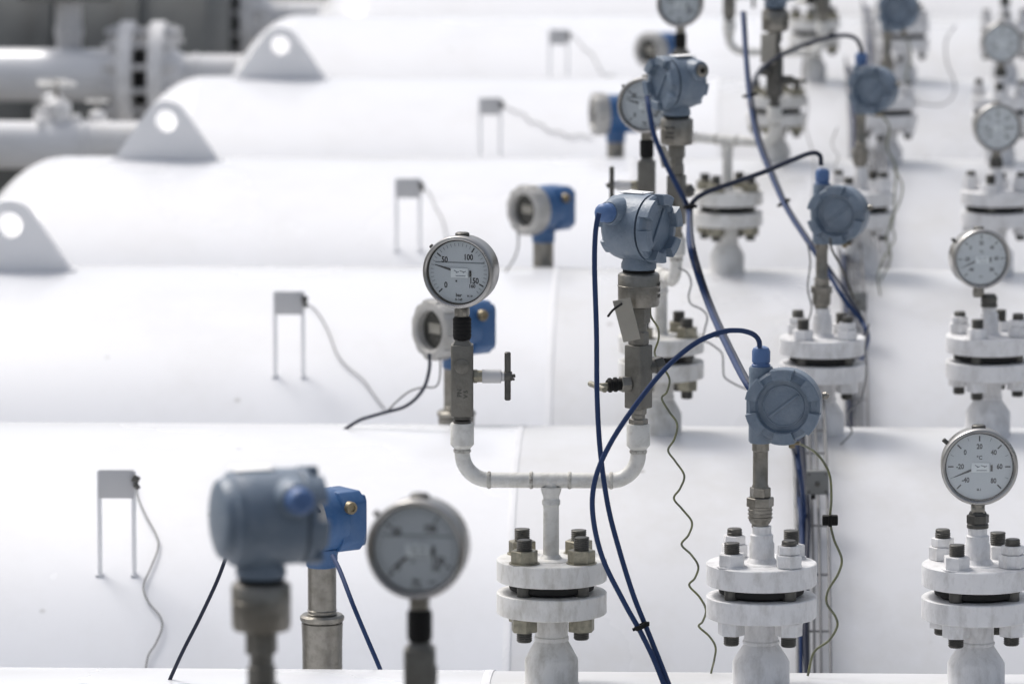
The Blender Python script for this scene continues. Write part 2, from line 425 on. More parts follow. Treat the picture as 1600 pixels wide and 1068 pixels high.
# ------------------------------------------------------------------ bracket plates on two legs
def bracket_proto():
    k = 1.0
    q = MB(); q.box((0, 0, 176), (68, 3, 55), bev=0.6); q.box((0, 5, 202.5), (68, 8, 2), bev=0.5); plate = q.mesh('plate', M_PLATE)
    legs = []
    for s in (-1, 1):
        q = MB(); q.box((s * 33, 3.2, 100), (9, 2.6, 202), bev=0.4); leg = q.mesh('leg', M_LUG)
        q = MB(); q.box((s * 34, 0, -1), (15, 14, 3), Matrix.Rotation(0.0, 3, 'X'), bev=0.6); foot = q.mesh('foot', M_WELD)
        legs.append(('leg', leg, [('foot', foot)]))
    q = MB(); q.cyl((32, -6, 190), (45, -6, 184), 7); q.cyl((36, -6, 178), (44, -6, 168), 5); con = q.mesh('connector', M_DARK)
    return [('plate', plate, [])] + legs + [('connector', con, [])]
BP = bracket_proto()
BRK = {1: (183, 897, 'lowest'), 2: (452, 588, 'second lowest'), 3: (638, 391, 'middle'), 4: (766, 250, 'second highest'), 5: (873, 132, 'highest')}
blab = {1: 'grey plate on two legs standing on the white pipeline at lower left', 2: 'grey plate on two legs left of the sharp gauge', 3: 'grey plate on two legs left of the blue display transmitter, mid height',
        4: 'blurred grey plate on two legs near the top, left of the blue transmitter', 5: 'grey plate on two legs cut by the top edge'}
for n, (px, py, w) in BRK.items():
    p = on_pipe(px, py, n)
    place(BP, 'plate_stand', blab[n], 'plate stand', Matrix.Translation(p), 'grey plate stands along the pipelines')

# ------------------------------------------------------------------ flanged nozzle
def bolt_meshes(paint, tall):
    q = MB(); q.cyl((0, 0, -122), (0, 0, 40 if not tall else 46), 11.5, c=1.5, seg=20)
    for z in list(range(24, 40, 3)) + list(range(-119, -109, 3)):
        q.lathe([(11.6, z - 0.9), (12.5, z), (11.6, z + 0.9)], seg=20)
    stud = q.mesh('stud', M_DARK)
    nm = M_FLB if paint else M_NUT
    q = MB(); q.hexa((0, 0, 0.3), (0, 0, 21), 21.5); 
    if tall: q.hexa((0, 0, 21.5), (0, 0, 35), 18)
    else: q.lathe([(12, 0), (24, 0), (24, 1.6), (12, 1.6)], seg=28)
    up = q.mesh('nut', nm)
    q = MB(); q.hexa((0, 0, -107.5), (0, 0, -86.4), 21.5, rot=0.4); lo = q.mesh('nut', M_FLB if (paint and random.random() < 0.6) else M_NUT)
    return stud, up, lo
def disc_mesh(z0, z1, m, name, r=86.5):
    q = MB(); q.lathe([(0, z0), (r - 1.6, z0), (r, z0 + 1.6), (r, z1 - 1.6), (r - 1.6, z1), (44, z1), (43, z1 + 1.0), (0, z1 + 1.0)], seg=72); return q.mesh(name, m)
def nozzle_proto(kind):
    m = M_FL if kind == 'A' else M_FLB
    top = disc_mesh(-34, 0, m, 'upper_flange'); low = disc_mesh(-86, -52, m, 'lower_flange')
    q = MB(); q.lathe([(0, -52), (58, -52), (58, -49), (66, -47.5), (67, -43), (66, -38.5), (52, -38), (52, -33), (0, -33)], seg=56)
    gask = q.mesh('gasket', M_GASK)
    q = MB()
    if kind == 'A': q.lathe([(0, -85), (29, -85), (26, -92), (25.5, -122), (27, -124), (27, -128), (26, -130), (40, -156), (42, -160), (42, -196), (47, -206), (60, -216), (60, -300), (0, -300)], seg=48)
    else: q.lathe([(0, -85), (30, -85), (27, -92), (27, -122), (29, -124), (29, -127), (27, -129), (42, -152), (45, -158), (45, -196), (50, -206), (64, -217), (64, -300), (0, -300)], seg=48)
    neck = q.mesh('neck', m)
    q = MB(); q.lathe([(38.4, -129), (41, -131), (41.5, -133), (40, -136), (38.4, -137)], seg=48); 
    parts = [('upper_flange', top, []), ('lower_flange', low, []), ('gasket', gask, []), ('neck', neck, [])]
    q.bm.free()
    if kind != 'A':
        q = MB(); q.lathe([(0, -1), (27, -1), (24, 3), (20, 8), (20, 30), (18, 33), (18, 44), (15, 46), (15, 58), (0, 58)], seg=36)
        parts.append(('boss', q.mesh('boss', m), []))
    return parts
def bolts_into(root, kind, k0):
    for i in range(4):
        a = math.radians(45 + 90 * i + k0)
        s, u_, l_ = BM[kind][i % 2]
        o = link_mesh('stud_bolt', s, root); o.location = (63 * U * math.cos(a), 63 * U * math.sin(a), random.uniform(-3, 4) * U)
        o.rotation_euler = (0, 0, random.uniform(0, 1))
        for me in (u_, l_):
            c = link_mesh('nut', me, o)
            c.location = (0, 0, -o.location.z)
BM = {'A': [bolt_meshes(False, False), bolt_meshes(False, False)], 'B': [bolt_meshes(True, False), bolt_meshes(True, True)]}
NP = {'A': nozzle_proto('A'), 'B': nozzle_proto('B')}

# ------------------------------------------------------------------ tee manifold with two upturned arms
def arc_pts(c, r, a0, a1, n=12):
    return [(c[0] + r * math.cos(a0 + (a1 - a0) * k / n), 0, c[1] + r * math.sin(a0 + (a1 - a0) * k / n)) for k in range(n + 1)]
def tee_proto():
    q = MB(); q.cyl((-1, 0, -1), (-1, 0, 124), 12.5, seg=32); q.lathe([(12.4, 84), (14.5, 86), (14.5, 92), (12.4, 95)], (-1, 0, 0), seg=32)
    q.lathe([(18, 0), (15, 4), (12.4, 7)], (-1, 0, 0), seg=32)
    q.lathe([(12, 96), (16, 108), (16.5, 114)], (-1, 0, 0), seg=32)
    riser = q.mesh('riser', M_TEE)
    pts = [(-140, 0, 182), (-140, 0, 166)] + arc_pts((-98, 166), 42, PI, PI * 1.5) + [(-60, 0, 124), (0, 0, 124), (60, 0, 124)] + arc_pts((93, 166), 42, PI * 1.5, PI * 2) + [(135, 0, 182)]
    q = MB(); q.tube(pts, 12.2, 28); cross = q.mesh('crossbar', M_TEE)
    out = []
    for x in (-98, -32, 28, 93):
        q = MB(); q.lathe([(12, -3.2), (13.6, -1.8), (14.0, 0), (13.6, 1.8), (12, 3.2)], (x, 0, 124), (1, 0, 0), seg=28); out.append(('weld_bead', q.mesh('weld_bead', M_BEAD), []))
    for x in (-140, 135):
        q = MB(); q.lathe([(12, -3.2), (13.6, -1.8), (14.0, 0), (13.6, 1.8), (12, 3.2)], (x, 0, 170), (0, 0, 1), seg=28); out.append(('weld_bead', q.mesh('weld_bead', M_BEAD), []))
    out += [('riser', riser, []), ('crossbar', cross, [])]
    for x in (-140, 135):
        q = MB(); q.lathe([(0, 174), (13, 174), (18.5, 180), (18.5, 212), (17.5, 214), (13, 214), (13, 211), (0, 211)], (x, 0, 0), seg=36); out.append(('socket', q.mesh('socket', M_TEE), []))
    return out
TP = tee_proto()

# ------------------------------------------------------------------ needle valves
def valve_left_proto():                       # origin: top of the socket
    q = MB(); q.lathe([(0, -2), (12, -2), (14, 0), (14, 4), (11, 5), (14, 7), (14, 12), (0, 12)], seg=28); seat = q.mesh('threaded_end', M_DARK)
    q = MB()
    c = 5
    w = 17.5
    pts = [(-w, -w + 3), (-w + 3, -w), (w - 3, -w), (w, -w + 3), (w, w - 3), (w - 3, w), (-w + 3, w), (-w, w - 3)]
    q.prism(pts, (0, 0, 12), (0, 0, 1), 112, bev=1.2)
    q.lathe([(0, 0), (20, 0), (14, 8), (0, 8)], (0, 0, 124), (0, 0, 1), seg=4, rot=PI / 4)
    q.lathe([(0, 0), (12, 0), (12, 1.8), (10.5, 2.6), (0, 2.8)], (0, -17, 92), (0, -1, 0), seg=32)
    body = q.mesh('body', M_VALV)
    q = MB(); q.text('PN', 10, (-4, -17.7, 50), thick=0.3, rot=PI / 2); q.text('V 5', 9, (6, -17.7, 48), thick=0.3, rot=PI / 2); mark = q.mesh('stamped_marks', M_DARK)
    q = MB(); q.cyl((17, 0, 74), (32, 0, 74), 9.5); q.hexa((17, 0, 74), (24, 0, 74), 11.5); st = q.mesh('bonnet', M_NUT)
    q = MB(); q.cyl((31, 0, 74), (61, 0, 74), 11, c=1); q.cyl((61, 0, 74), (66, 0, 74), 8); sl = q.mesh('dust_cap', M_PLATE)
    q = MB(); q.cyl((71, 0, 36), (71, 0, 112), 5.0, c=1.5, seg=18); q.cyl((65, 0, 74), (78, 0, 74), 7.5); q.cyl((77, 0, 74), (83, 0, 75), 3.0); q.cyl((75, -6, 70), (82, -6, 70), 2.0)
    h = q.mesh('t_handle', M_DARK)
    q = MB(); q.lathe([(0, 131), (12, 131), (14, 134), (14, 164), (12, 168), (0, 168)], seg=28)
    for k in range(5): q.lathe([(14, 136 + k * 6), (14.5, 137 + k * 6), (14.5, 140 + k * 6), (14, 141 + k * 6)], seg=28)
    nut = q.mesh('swivel_nut', M_BLK)
    return [('threaded_end', seat, []), ('body', body, [('stamped_marks', mark)]), ('bonnet', st, [('dust_cap', sl)]), ('t_handle', h, []), ('swivel_nut', nut, [])]
def valve_right_proto():
    q = MB(); q.hexa((0, 0, -1), (0, 0, 9), 15); q.cyl((0, 0, 8), (0, 0, 16), 11); q.hexa((0, 0, 15), (0, 0, 25), 13); seat = q.mesh('hex_adapter', M_STEEL)
    q = MB(); w = 16
    Rz = Matrix.Rotation(math.radians(-38), 3, 'Z')
    q.box((0, 0, 75), (32, 32, 100), Rz, bev=2.5); body = q.mesh('body', M_VALV)
    q = MB()
    d = Vector((-0.93, -0.37, 0))
    q.hexa(d * 14 + Vector((0, 0, 64)), d * 30 + Vector((0, 0, 64)), 13.5); bon = q.mesh('bonnet', M_STEEL)
    q = MB(); q.cyl(d * 30 + Vector((0, 0, 64)), d * 52 + Vector((0, 0, 63)), 9.5); q.lathe([(10, 0), (11.5, 1), (11.5, 4), (10, 5)], d * 36 + Vector((0, 0, 64)), d); q.lathe([(10, 0), (11.5, 1), (11.5, 4), (10, 5)], d * 45 + Vector((0, 0, 63.5)), d); gl = q.mesh('packing_gland', M_BLK)
    q = MB(); q.cyl(d * 50 + Vector((0, 0, 63)), d * 66 + Vector((0, 0, 62.5)), 5); c = d * 68 + Vector((0, 0, 62)); e = Vector((-0.34, 0.93, 0.0)) * 36
    q.cyl(c - e, c + e, 4.6, c=1.5, seg=16); h = q.mesh('t_handle', M_NUT)
    q = MB(); e = Vector((0.8, 0.45, 0)); q.cyl(e * 10 + Vector((0, 0, 88)), e * 34 + Vector((0, 0, 90)), 11); q.hexa(e * 30 + Vector((0, 0, 89)), e * 46 + Vector((0, 0, 92)), 14); vt = q.mesh('vent_plug', M_DARK)
    q = MB(); q.hexa((0, 0, 125), (0, 0, 146), 16); q.cyl((0, 0, 145), (0, 0, 160), 13); q.hexa((0, 0, 159), (0, 0, 184), 18); ad = q.mesh('hex_union', M_VALV)
    return [('hex_adapter', seat, []), ('body', body, []), ('bonnet', bon, [('packing_gland', gl)]), ('t_handle', h, []), ('vent_plug', vt, []), ('hex_union', ad, [])]
VL, VR = valve_left_proto(), valve_right_proto()
def recolour(proto, m):
    def c(me):
        k = me.copy(); k.materials.clear(); k.materials.append(m); return k
    return [(a, c(b), [(x, c(y)) for x, y in sub]) for a, b, sub in proto]
VRD = recolour(VR, M_DARK)

# ------------------------------------------------------------------ gauges
def gauge_proto(kind, reading, rad=57.0, zc=72.0):
    f = rad / 57.0
    D = (0, -1, 0); C = Vector((0, 0, zc))
    q = MB(); q.cyl((0, 0, -1), (0, 0, zc - rad + 4), 11, seg=20); q.box((0, 0, 8), (20, 20, 12), bev=1.5); stem = q.mesh('stem', M_STEEL)
    q = MB(); q.lathe([(0, -26), (rad - 8, -26), (rad - 3, -23), (rad - 2, -18), (rad - 2, 17), (rad - 4, 17), (0, 17)], C, D, seg=72); case = q.mesh('case', M_STAIN)
    q = MB(); q.lathe([(rad - 2.2, 12), (rad, 13), (rad, 23), (rad - 1.4, 25.5), (rad - 3.5, 26), (rad - 6.2, 24), (rad - 6.5, 16.8), (rad - 2.2, 16.8)], C, D, seg=72, closed=True); bez = q.mesh('bezel', M_STAIN)
    q = MB(); q.lathe([(rad - 8.3, 17.2), (rad - 6.4, 17.2), (rad - 6.4, 20.5), (rad - 8.3, 20.0)], C, D, seg=72, closed=True); rub = q.mesh('gasket_ring', M_BLK)
    dm = M_DIAL if kind == 'bar' else M_DIAL2
    q = MB(); q.lathe([(0, 17.3), (rad - 8.6, 17.3), (rad - 8.6, 17.9), (0, 17.9)], C, D, seg=64); dial = q.mesh('dial', dm)
    rd = rad - 9
    q = MB(); q2 = MB()
    y = -18.0
    def P(a, r, dy=0): return Vector((r * math.cos(a), y + dy, zc + r * math.sin(a)))
    if kind == 'bar': vmax, majors, minors = 160.0, [0, 50, 100, 150], list(range(0, 161, 5))
    else: vmax, majors, minors = 120.0, [0, 20, 40, 60, 80, 100, 120], list(range(0, 121, 10))
    def ang(v): return math.radians(225 - 270 * v / vmax)
    for v in minors:
        a = ang(v); mj = v in majors
        r1 = rd - 2.5; r0 = r1 - (8.0 if mj else 5.0) * f; w = 2.2 if mj else 0.9
        c = P(a, (r0 + r1) / 2)
        (q if mj else q2).box(c, (r1 - r0, 0.5, w), Matrix.Rotation(-a, 3, 'Y'), bev=0)
    nums = {0: '0', 50: '50', 100: '100', 150: '150'} if kind == 'bar' else {0: '-40', 20: '-20', 40: '0', 60: '20', 80: '40', 100: '60', 120: '80'}
    for v, t in nums.items():
        q.text(t, 12.5 * f if kind == 'bar' else 11, P(ang(v), rd - (18.5 if len(t) < 3 else 20) * f), sx=0.82)
    if kind == 'bar':
        q.text('160', 8, P(math.radians(-42), rd - 19) + Vector((0, 0, -2)), sx=0.9)
        q.text('bar', 7.5, P(-PI / 2, 36)); q.text('0-160', 5, P(-PI / 2, 43))
        q.text('kl.1,0', 4, P(math.radians(-64), 41))
        q.box((-4, y, zc - 14), (2.5, .5, 3), bev=0)
        q2.box((2, y, zc + 15), (rd * 1.66, 0.4, 2.2), bev=0)  # reflection line of the glass, painted as a grey bar across the dial
    else:
        q.text('°C', 8, P(PI / 2, 14)); q.text('kl.1', 5, P(-PI / 2, 36))
    ticks = q.mesh('numerals', M_INK); ticks2_glare = q2.mesh('scale', M_INKG)
    q = MB(); q.box((1.5, -19.4, zc - 1), (28, 1.0, 15), bev=0.4); lab = q.mesh('hub_label', M_LBL)
    q = MB()
    for bx, bz, bw, br in ((-6, 2.5, 6, .5), (-3, 1, 5, -.4), (4, 2.5, 7, .25), (8, 1.5, 5, -.5), (2, -4.5, 16, 0)): q.box((1.5 + bx, -20.05, zc - 1 + bz), (bw, 0.25, 1.3), Matrix.Rotation(br, 3, 'Y'), bev=0)
    labm = q.mesh('label_print', M_INKG)
    q = MB(); q.box((19, -19.4, zc - 2), (3.4, 1.2, 10), bev=0.4); stop = q.mesh('stop_pin', M_BLK)
    q = MB(); a = ang(reading); u_ = Vector((math.cos(a), 0, math.sin(a))); w_ = Vector((-math.sin(a), 0, math.cos(a))); o = Vector((0, -18.9, zc))
    pts = [o - u_ * 10 - w_ * 1.7, o - u_ * 10 + w_ * 1.7, o + u_ * 20 + w_ * 1.7, o + u_ * (rd - 8) + w_ * 0.5, o + u_ * (rd - 8) - w_ * 0.5, o + u_ * 20 - w_ * 1.7]
    t = bmesh.new(); A = [t.verts.new(p) for p in pts]; B = [t.verts.new(p + Vector((0, 0.35, 0))) for p in pts]
    t.faces.new(A); t.faces.new(B[::-1])
    for i in range(6): t.faces.new((A[i], B[i], B[(i + 1) % 6], A[(i + 1) % 6]))
    q.merge(t, Matrix.Identity(4)); q.lathe([(0, 18.0), (3.5, 18.0), (3.5, 19.6), (0, 19.9)], C, D, seg=20); ndl = q.mesh('needle', M_INK)
    q = MB(); q.lathe([(0, 22.2), (rad - 6.6, 22.2), (rad - 6.6, 23.2), (0, 23.2)], C, D, seg=56); gls = q.mesh('glass', M_GLASS)
    q = MB(); q.lathe([(0, rad - 4), (11, rad - 4), (11, rad + 1.5), (9, rad + 3), (0, rad + 3)], (0, 2, zc), (0, 0, 1), seg=24); plug = q.mesh('fill_plug', M_DARK)
    q = MB(); q.cyl((-rad * 0.80, 4, zc + rad * 0.56), (-rad * 0.92, 4, zc + rad * 0.66), 3.5); sc = q.mesh('screw', M_DARK)
    return [('stem', stem, []), ('case', case, [('fill_plug', plug), ('screw', sc)]), ('bezel', bez, [('gasket_ring', rub)]), ('dial', dial, [('numerals', ticks), ('scale', ticks2_glare), ('hub_label', lab), ('label_print', labm), ('stop_pin', stop)]), ('needle', ndl, []), ('glass', gls, [])]
GA = gauge_proto('bar', 36); GA0 = gauge_proto('bar', 3); GC = gauge_proto('c', 10, rad=60, zc=78)

# ------------------------------------------------------------------ round two-lid pressure transmitter
def lugs(q, r0, r1, z0, z1, o, d, n=6, w=38, a00=0.3):
    for k in range(n):
        a = a00 + 2 * PI * k / n
        q.arc(r0, r1, a - math.radians(w / 2), a + math.radians(w / 2), z0, z1, o, d, up=(0, 0, 1))
def tx_proto(plate=True, gy=18, smooth=False, e=0):
    D = (0, -1, 0); C = Vector((0, 0, 66))
    q = MB(); q.lathe([(0, 0), (25.5, 0), (27.5, 2), (27.5, 9), (25, 15), (24, 24), (28, 36), (34, 46), (0, 60)], seg=40)
    q.lathe([(0, -46), (30, -46), (41, -43), (49, -35), (52, -24), (52.5, -8), (52.5, 24 + e), (0, 24 + e)], C, D, seg=64)
    q.box((0, 8, 20), (10, 40, 34), bev=5)
    for s in (-1, 1):
        q.lathe([(0, 20), (24, 20), (22, 44), (18.5, 58), (17, 60), (0, 60)], (0, gy, 88), (s, 0, 0.08), seg=32)
    hous = q.mesh('housing', M_TX)
    q = MB(); q.lathe([(0, 24), (50, 24), (50, 26.5), (0, 26.5)], C + Vector(D) * e, D, seg=64); seam = q.mesh('joint', M_TXD)
    q = MB(); q.lathe([(0, 26.5), (51, 26.5), (52.5, 28.5), (52.5, 33), (49, 37), (40, 39), (38, 37), (37, 33.5), (0, 33.5)], C + Vector(D) * e, D, seg=64)
    lugs(q, 37, 53.6, 29, 48, C + Vector(D) * e, D, 6, 36)
    q.box(C + Vector((0, -34.8 - e, 0)), (68, 4, 5), Matrix.Rotation(math.radians(-58), 3, 'Y'), bev=1.2)
    lid = q.mesh('lid', M_TX)
    q = MB()
    if smooth: q.lathe([(0, 50), (34, 50), (42, 47), (45, 42), (46, 38), (51, 34), (52, 28), (0, 28)], C, (0, 1, 0), seg=56)
    else: q.lathe([(0, 46), (34, 46), (41, 43.5), (41, 43), (0, 43)], C, (0, 1, 0), seg=48); lugs(q, 34, 47, 30, 46, C, (0, 1, 0), 6, 30)
    back = q.mesh('back_lid', M_TX)
    q = MB(); g0 = Vector((-60, gy, 93)); g = Vector((-1, 0, 0.06))
    q.lathe([(0, -1), (15.5, -1), (15.5, 4), (14.5, 5), (14.5, 17), (12, 21), (8, 23), (0, 23)], g0, g, seg=12); gl = q.mesh('cable_gland', M_GLAND)
    q = MB(); g0 = Vector((59.5, gy, 93)); g = Vector((1, 0, 0.06))
    q.lathe([(0, -1), (13, -1), (13, 4), (11, 5), (6, 5), (5.5, 1), (0, 1)], g0, g, seg=24); pl = q.mesh('plug', M_STEEL)
    q = MB(); q.lathe([(0, 3.2), (4.6, 3.2), (0, 3.3)], g0, g, seg=6); ps = q.mesh('socket_hole', M_BLK)
    q = MB(); q.lathe([(0, -1), (25, -1), (25, -5), (0, -5)], seg=36); nk = q.mesh('neck_ring', M_BLK)
    q = MB(); q.lathe([(0, -4), (26, -4), (30.5, -6), (32.5, -9), (32.5, -52), (31, -57), (16, -60), (0, -60)], seg=48)
    q.lathe([(32.3, -24), (33.2, -24.8), (33.2, -26.4), (32.3, -27)], seg=48)
    col = q.mesh('sensor_module', M_STEEL)
    q = MB(); 
    a = math.radians(-60)
    for i, (t, z) in enumerate((('MAX 160', -22), ('4-20mA', -32), ('SN 0452', -41))):
        q.text(t, 7.5, (33.1 * math.cos(a), 33.1 * math.sin(a), z), (math.cos(a), math.sin(a), 0), thick=0.2, sx=0.8)
    txt = q.mesh('engraving', M_DARK)
    parts = [('housing', hous, [('joint', seam)]), ('lid', lid, []), ('back_lid', back, []), ('cable_gland', gl, []), ('plug', pl, [('socket_hole', ps)]), ('neck_ring', nk, []), ('sensor_module', col, [('engraving', txt)])]
    if plate:
        q = MB(); q.box((6, 8, 119.2), (30, 44, 1.6), bev=0.4); 
        for sx, sy in ((-5, -10), (17, 26)): q.cyl((sx, sy, 119), (sx, sy, 121.5), 2)
        parts.append(('nameplate', q.mesh('nameplate', M_LBL), []))
    return parts
TX = tx_proto(); TXF = tx_proto(gy=-26, e=16, smooth=True)

# ------------------------------------------------------------------ temperature transmitter: round head beside a vertical conduit column
def tt_proto():
    D = (0, -1, 0); C = Vector((39, 0, 62))
    q = MB(); q.lathe([(0, 0), (17, 0), (19, 3), (19, 117), (17.5, 120), (0, 120)], (0, 2, 0), seg=36)
    q.lathe([(0, -36), (40, -36), (50, -31), (55, -22), (56.5, -10), (56.5, 10), (0, 10)], C, D, seg=64)
    q.box((-19, 14, 58), (9, 22, 44), bev=2.5)
    hous = q.mesh('housing', M_TX)
    q = MB(); q.lathe([(0, 10), (54, 10), (54, 12), (0, 12)], C, D, seg=64); seam = q.mesh('joint', M_TXD)
    q = MB(); q.lathe([(0, 12), (55, 12), (57, 14), (57, 19), (53, 24), (44, 26), (42, 24), (40.5, 20), (0, 20)], C, D, seg=72)
    lugs(q, 41.5, 59.8, 14, 36.5, C, D, 6, 36, 0.55)
    q.lathe([(30, 19.8), (31, 21.4), (32.5, 21.4), (33.5, 19.8)], C, D, seg=56)
    q.box(C + Vector((0, -21, 0)), (60, 2.8, 4.5), Matrix.Rotation(math.radians(-38), 3, 'Y'), bev=1)
    lid = q.mesh('lid', M_TX)
    q = MB(); q.lathe([(0, 119), (15, 119), (15, 123), (13, 124.5), (13, 126), (14.5, 127.5), (14.5, 144), (12, 149), (7, 151.5), (0, 151.5)], (0, 2, 0), seg=16); gl = q.mesh('cable_gland', M_GLAND)
    q = MB(); q.cyl((97, 4, 76), (104, 4, 77), 6, seg=14); q.cyl((103, 4, 77), (107, 4, 77), 3.5, seg=12); sc = q.mesh('lock_screw', M_STEEL)
    q = MB(); q.cyl((50, -4, 4), (50, -4, -6), 5, seg=12); q.box((52, -4, 2), (22, 12, 5), bev=1); gc = q.mesh('ground_lug', M_BRASS)
    q = MB(); q.lathe([(0, 1), (13.5, 1), (13.5, -12), (12, -13.5), (12, -66), (13, -68), (13, -72), (0, -72)], (0, 2, 0), seg=28); nip = q.mesh('nipple', M_STEEL)
    q = MB(); q.hexa((0, 2, -86), (0, 2, -70), 16.5); q.hexa((0, 2, -101), (0, 2, -86), 21.5, rot=.3); q.lathe([(0, -127), (15, -127), (18, -122), (18.5, -101), (0, -101)], (0, 2, 0), seg=24)
    for z in (-106, -112, -118): q.lathe([(18, z - 1.6), (19.6, z - 1), (19.6, z + 1), (18, z + 1.6)], (0, 2, 0), seg=24)
    q.cyl((0, 2, -134), (0, 2, -126), 13.5); un = q.mesh('union', M_STEEL)
    return [('housing', hous, [('joint', seam)]), ('lid', lid, []), ('cable_gland', gl, []), ('lock_screw', sc, []), ('ground_lug', gc, []), ('nipple', nip, []), ('union', un, [])]
TT = tt_proto()

# ------------------------------------------------------------------ bright blue display transmitter
def tb_proto():
    k = 1.3; D = (0, -1, 0); C = Vector((0, 0, 65))
    q = MB(); q.lathe([(0, 0), (20, 0), (22, 2), (22, 16), (24, 26), (0, 40)], seg=32)
    q.lathe([(0, -20), (43, -20), (44, -16), (44, 24), (0, 24)], C, D, seg=48)
    w, h, c = 40, 42, 14
    q.prism([(-w, -h + c), (-w + c, -h), (w - c, -h), (w, -h + c), (w, h - c), (w - c, h), (-w + c, h), (-w, h - c)], C + Vector((0, 10, 0)), (0, 1, 0), 38, up=(0, 0, 1), bev=2.5)
    q.prism([(-30, -36), (30, -36), (34, -28), (34, 28), (30, 36), (-30, 36), (-34, 28), (-34, -28)], C + Vector((0, 46, 0)), (0, 1, 0), 8, up=(0, 0, 1), bev=2.5)
    hous = q.mesh('housing', M_BLUE, U * k)
    q = MB(); q.lathe([(30, 22), (46, 22), (47, 24), (47, 50), (45, 54), (36, 56), (32, 53), (30, 44)], C, D, seg=56, closed=True); lugs(q, 40, 49, 30, 53, C, D, 12, 14); ring = q.mesh('display_ring', M_CAST, U * k)
    q = MB(); q.lathe([(0, 24), (31, 24), (31, 42), (0, 42)], C, D, seg=40); disp = q.mesh('display_window', M_GLASSD, U * k)
    q = MB(); q.box(C + Vector((0, -42.6, 2)), (30, 1.2, 16), bev=0.3); lcd = q.mesh('readout', M_TAG, U * k)
    q = MB()
    q.lathe([(0, 36), (9, 36), (9, 45), (8, 47), (5, 47), (4.5, 45), (0, 45)], C + Vector((0, 20, 22)), (1, 0, 0), seg=20); pl = q.mesh('plug', M_BRASS, U * k)
    q = MB(); q.lathe([(0, 36), (14, 36), (14, 50), (12, 54), (7, 55), (0, 55)], C + Vector((0, 18, 10)), (-1, 0, 0), seg=16); gl = q.mesh('cable_gland', M_GLAND, U * k)
    q = MB(); q.cyl((0, 0, -78), (0, 0, 1), 20, seg=40); 
    for z in (-66, -61): q.lathe([(19.8, z - 1.2), (21, z), (19.8, z + 1.2)], seg=40)
    tube = q.mesh('steel_tube', M_STEEL, U * k)
    q = MB(); q.lathe([(0, -80), (26, -80), (29, -77), (31, -74), (31, -70), (28, -67), (0, -67)], seg=40); q.lathe([(0, -330), (28, -330), (28, -110), (29, -79), (0, -79)], seg=40); base = q.mesh('base_collar', M_STEEL, U * k)
    return [('housing', hous, []), ('display_ring', ring, [('display_window', disp), ('readout', lcd)]), ('plug', pl, []), ('cable_gland', gl, []), ('steel_tube', tube, []), ('base_collar', base, [])]
TB = tb_proto()

# ------------------------------------------------------------------ stations
def rz(deg): return Matrix.Rotation(math.radians(deg), 4, 'Z')
def T(x, y, z): return Matrix.Translation((x * U, y * U, z * U))
def turn(M, deg):      # keep position, replace heading
    return Matrix.Translation(M.to_translation()) @ rz(deg)
AST = {-1: (534, None, 234), 0: (862, 872, 0), 1: (1033, 523, -77), 2: (1137, 297, -33), 3: (1213, 148, -8), 4: (1272, 30, -20)}
LA = {
 -1: ('flange below the frame under the blurred foreground instruments', 'white tee under the blurred foreground gauge and transmitter', 'steel needle valve with black nut under the blurred foreground gauge',
      'blurred foreground pressure gauge at lower middle left, needle near zero', 'steel valve block under the big blurred grey blue transmitter', 'big blurred grey blue transmitter in the lower left foreground'),
 0: ('white bolted flange pair with dull nuts, sharp at bottom centre', 'white U shaped tee pipe with two upturned arms, in sharp focus', 'grey needle valve with T handle under the sharp round gauge',
     'sharp steel pressure gauge with grey dial left of centre, above the T handle', 'steel valve block with bar handle on the right arm of the sharp tee', 'sharp grey blue transmitter with lugged lid above the hanging metal tag'),
 1: ('white bolted flange pair partly hidden behind the hanging metal tag', 'white tee whose elbow shows right of the sharp transmitter neck', 'steel needle valve with T handle pointing left above the sharp transmitter',
     'round gauge half hidden behind the upper grey blue transmitter', 'weathered valve block behind the blue cables right of the sharp transmitter', 'grey blue transmitter with open plug near the top, in front of a gauge'),
 2: ('white bolted flange pair right of the cable tie, upper middle', 'thin white tee pipe behind the upper blue cables', 'valve with black nut rising behind the upper grey blue transmitter',
     'gauge cut off by the top edge above the upper transmitter', 'dark valve block near the top, beside a hanging grey tag', 'transmitter above the top edge over the dark valve block'),
 3: ('blurred white flange pair behind the dark valve block', 'white tee with its left bend at the top edge', 'valve at the top edge on the left arm of the fourth tee', 'gauge above the top edge on the fourth tee', 'valve on the right arm of the fourth tee, at the top edge', 'transmitter above the top edge on the fourth tee'),
 4: ('farthest blurred flange pair at the top edge', 'farthest tee at the top edge', 'valve on the left arm of the farthest tee', 'gauge on the farthest tee', 'valve on the right arm of the farthest tee', 'transmitter on the farthest tee'),
}
TXROT = {-1: 109, 0: 58, 1: -56, 2: 30, 3: 30, 4: 30}
GROT = {-1: -8, 0: -14, 1: -12, 2: -10, 3: 0, 4: 0}
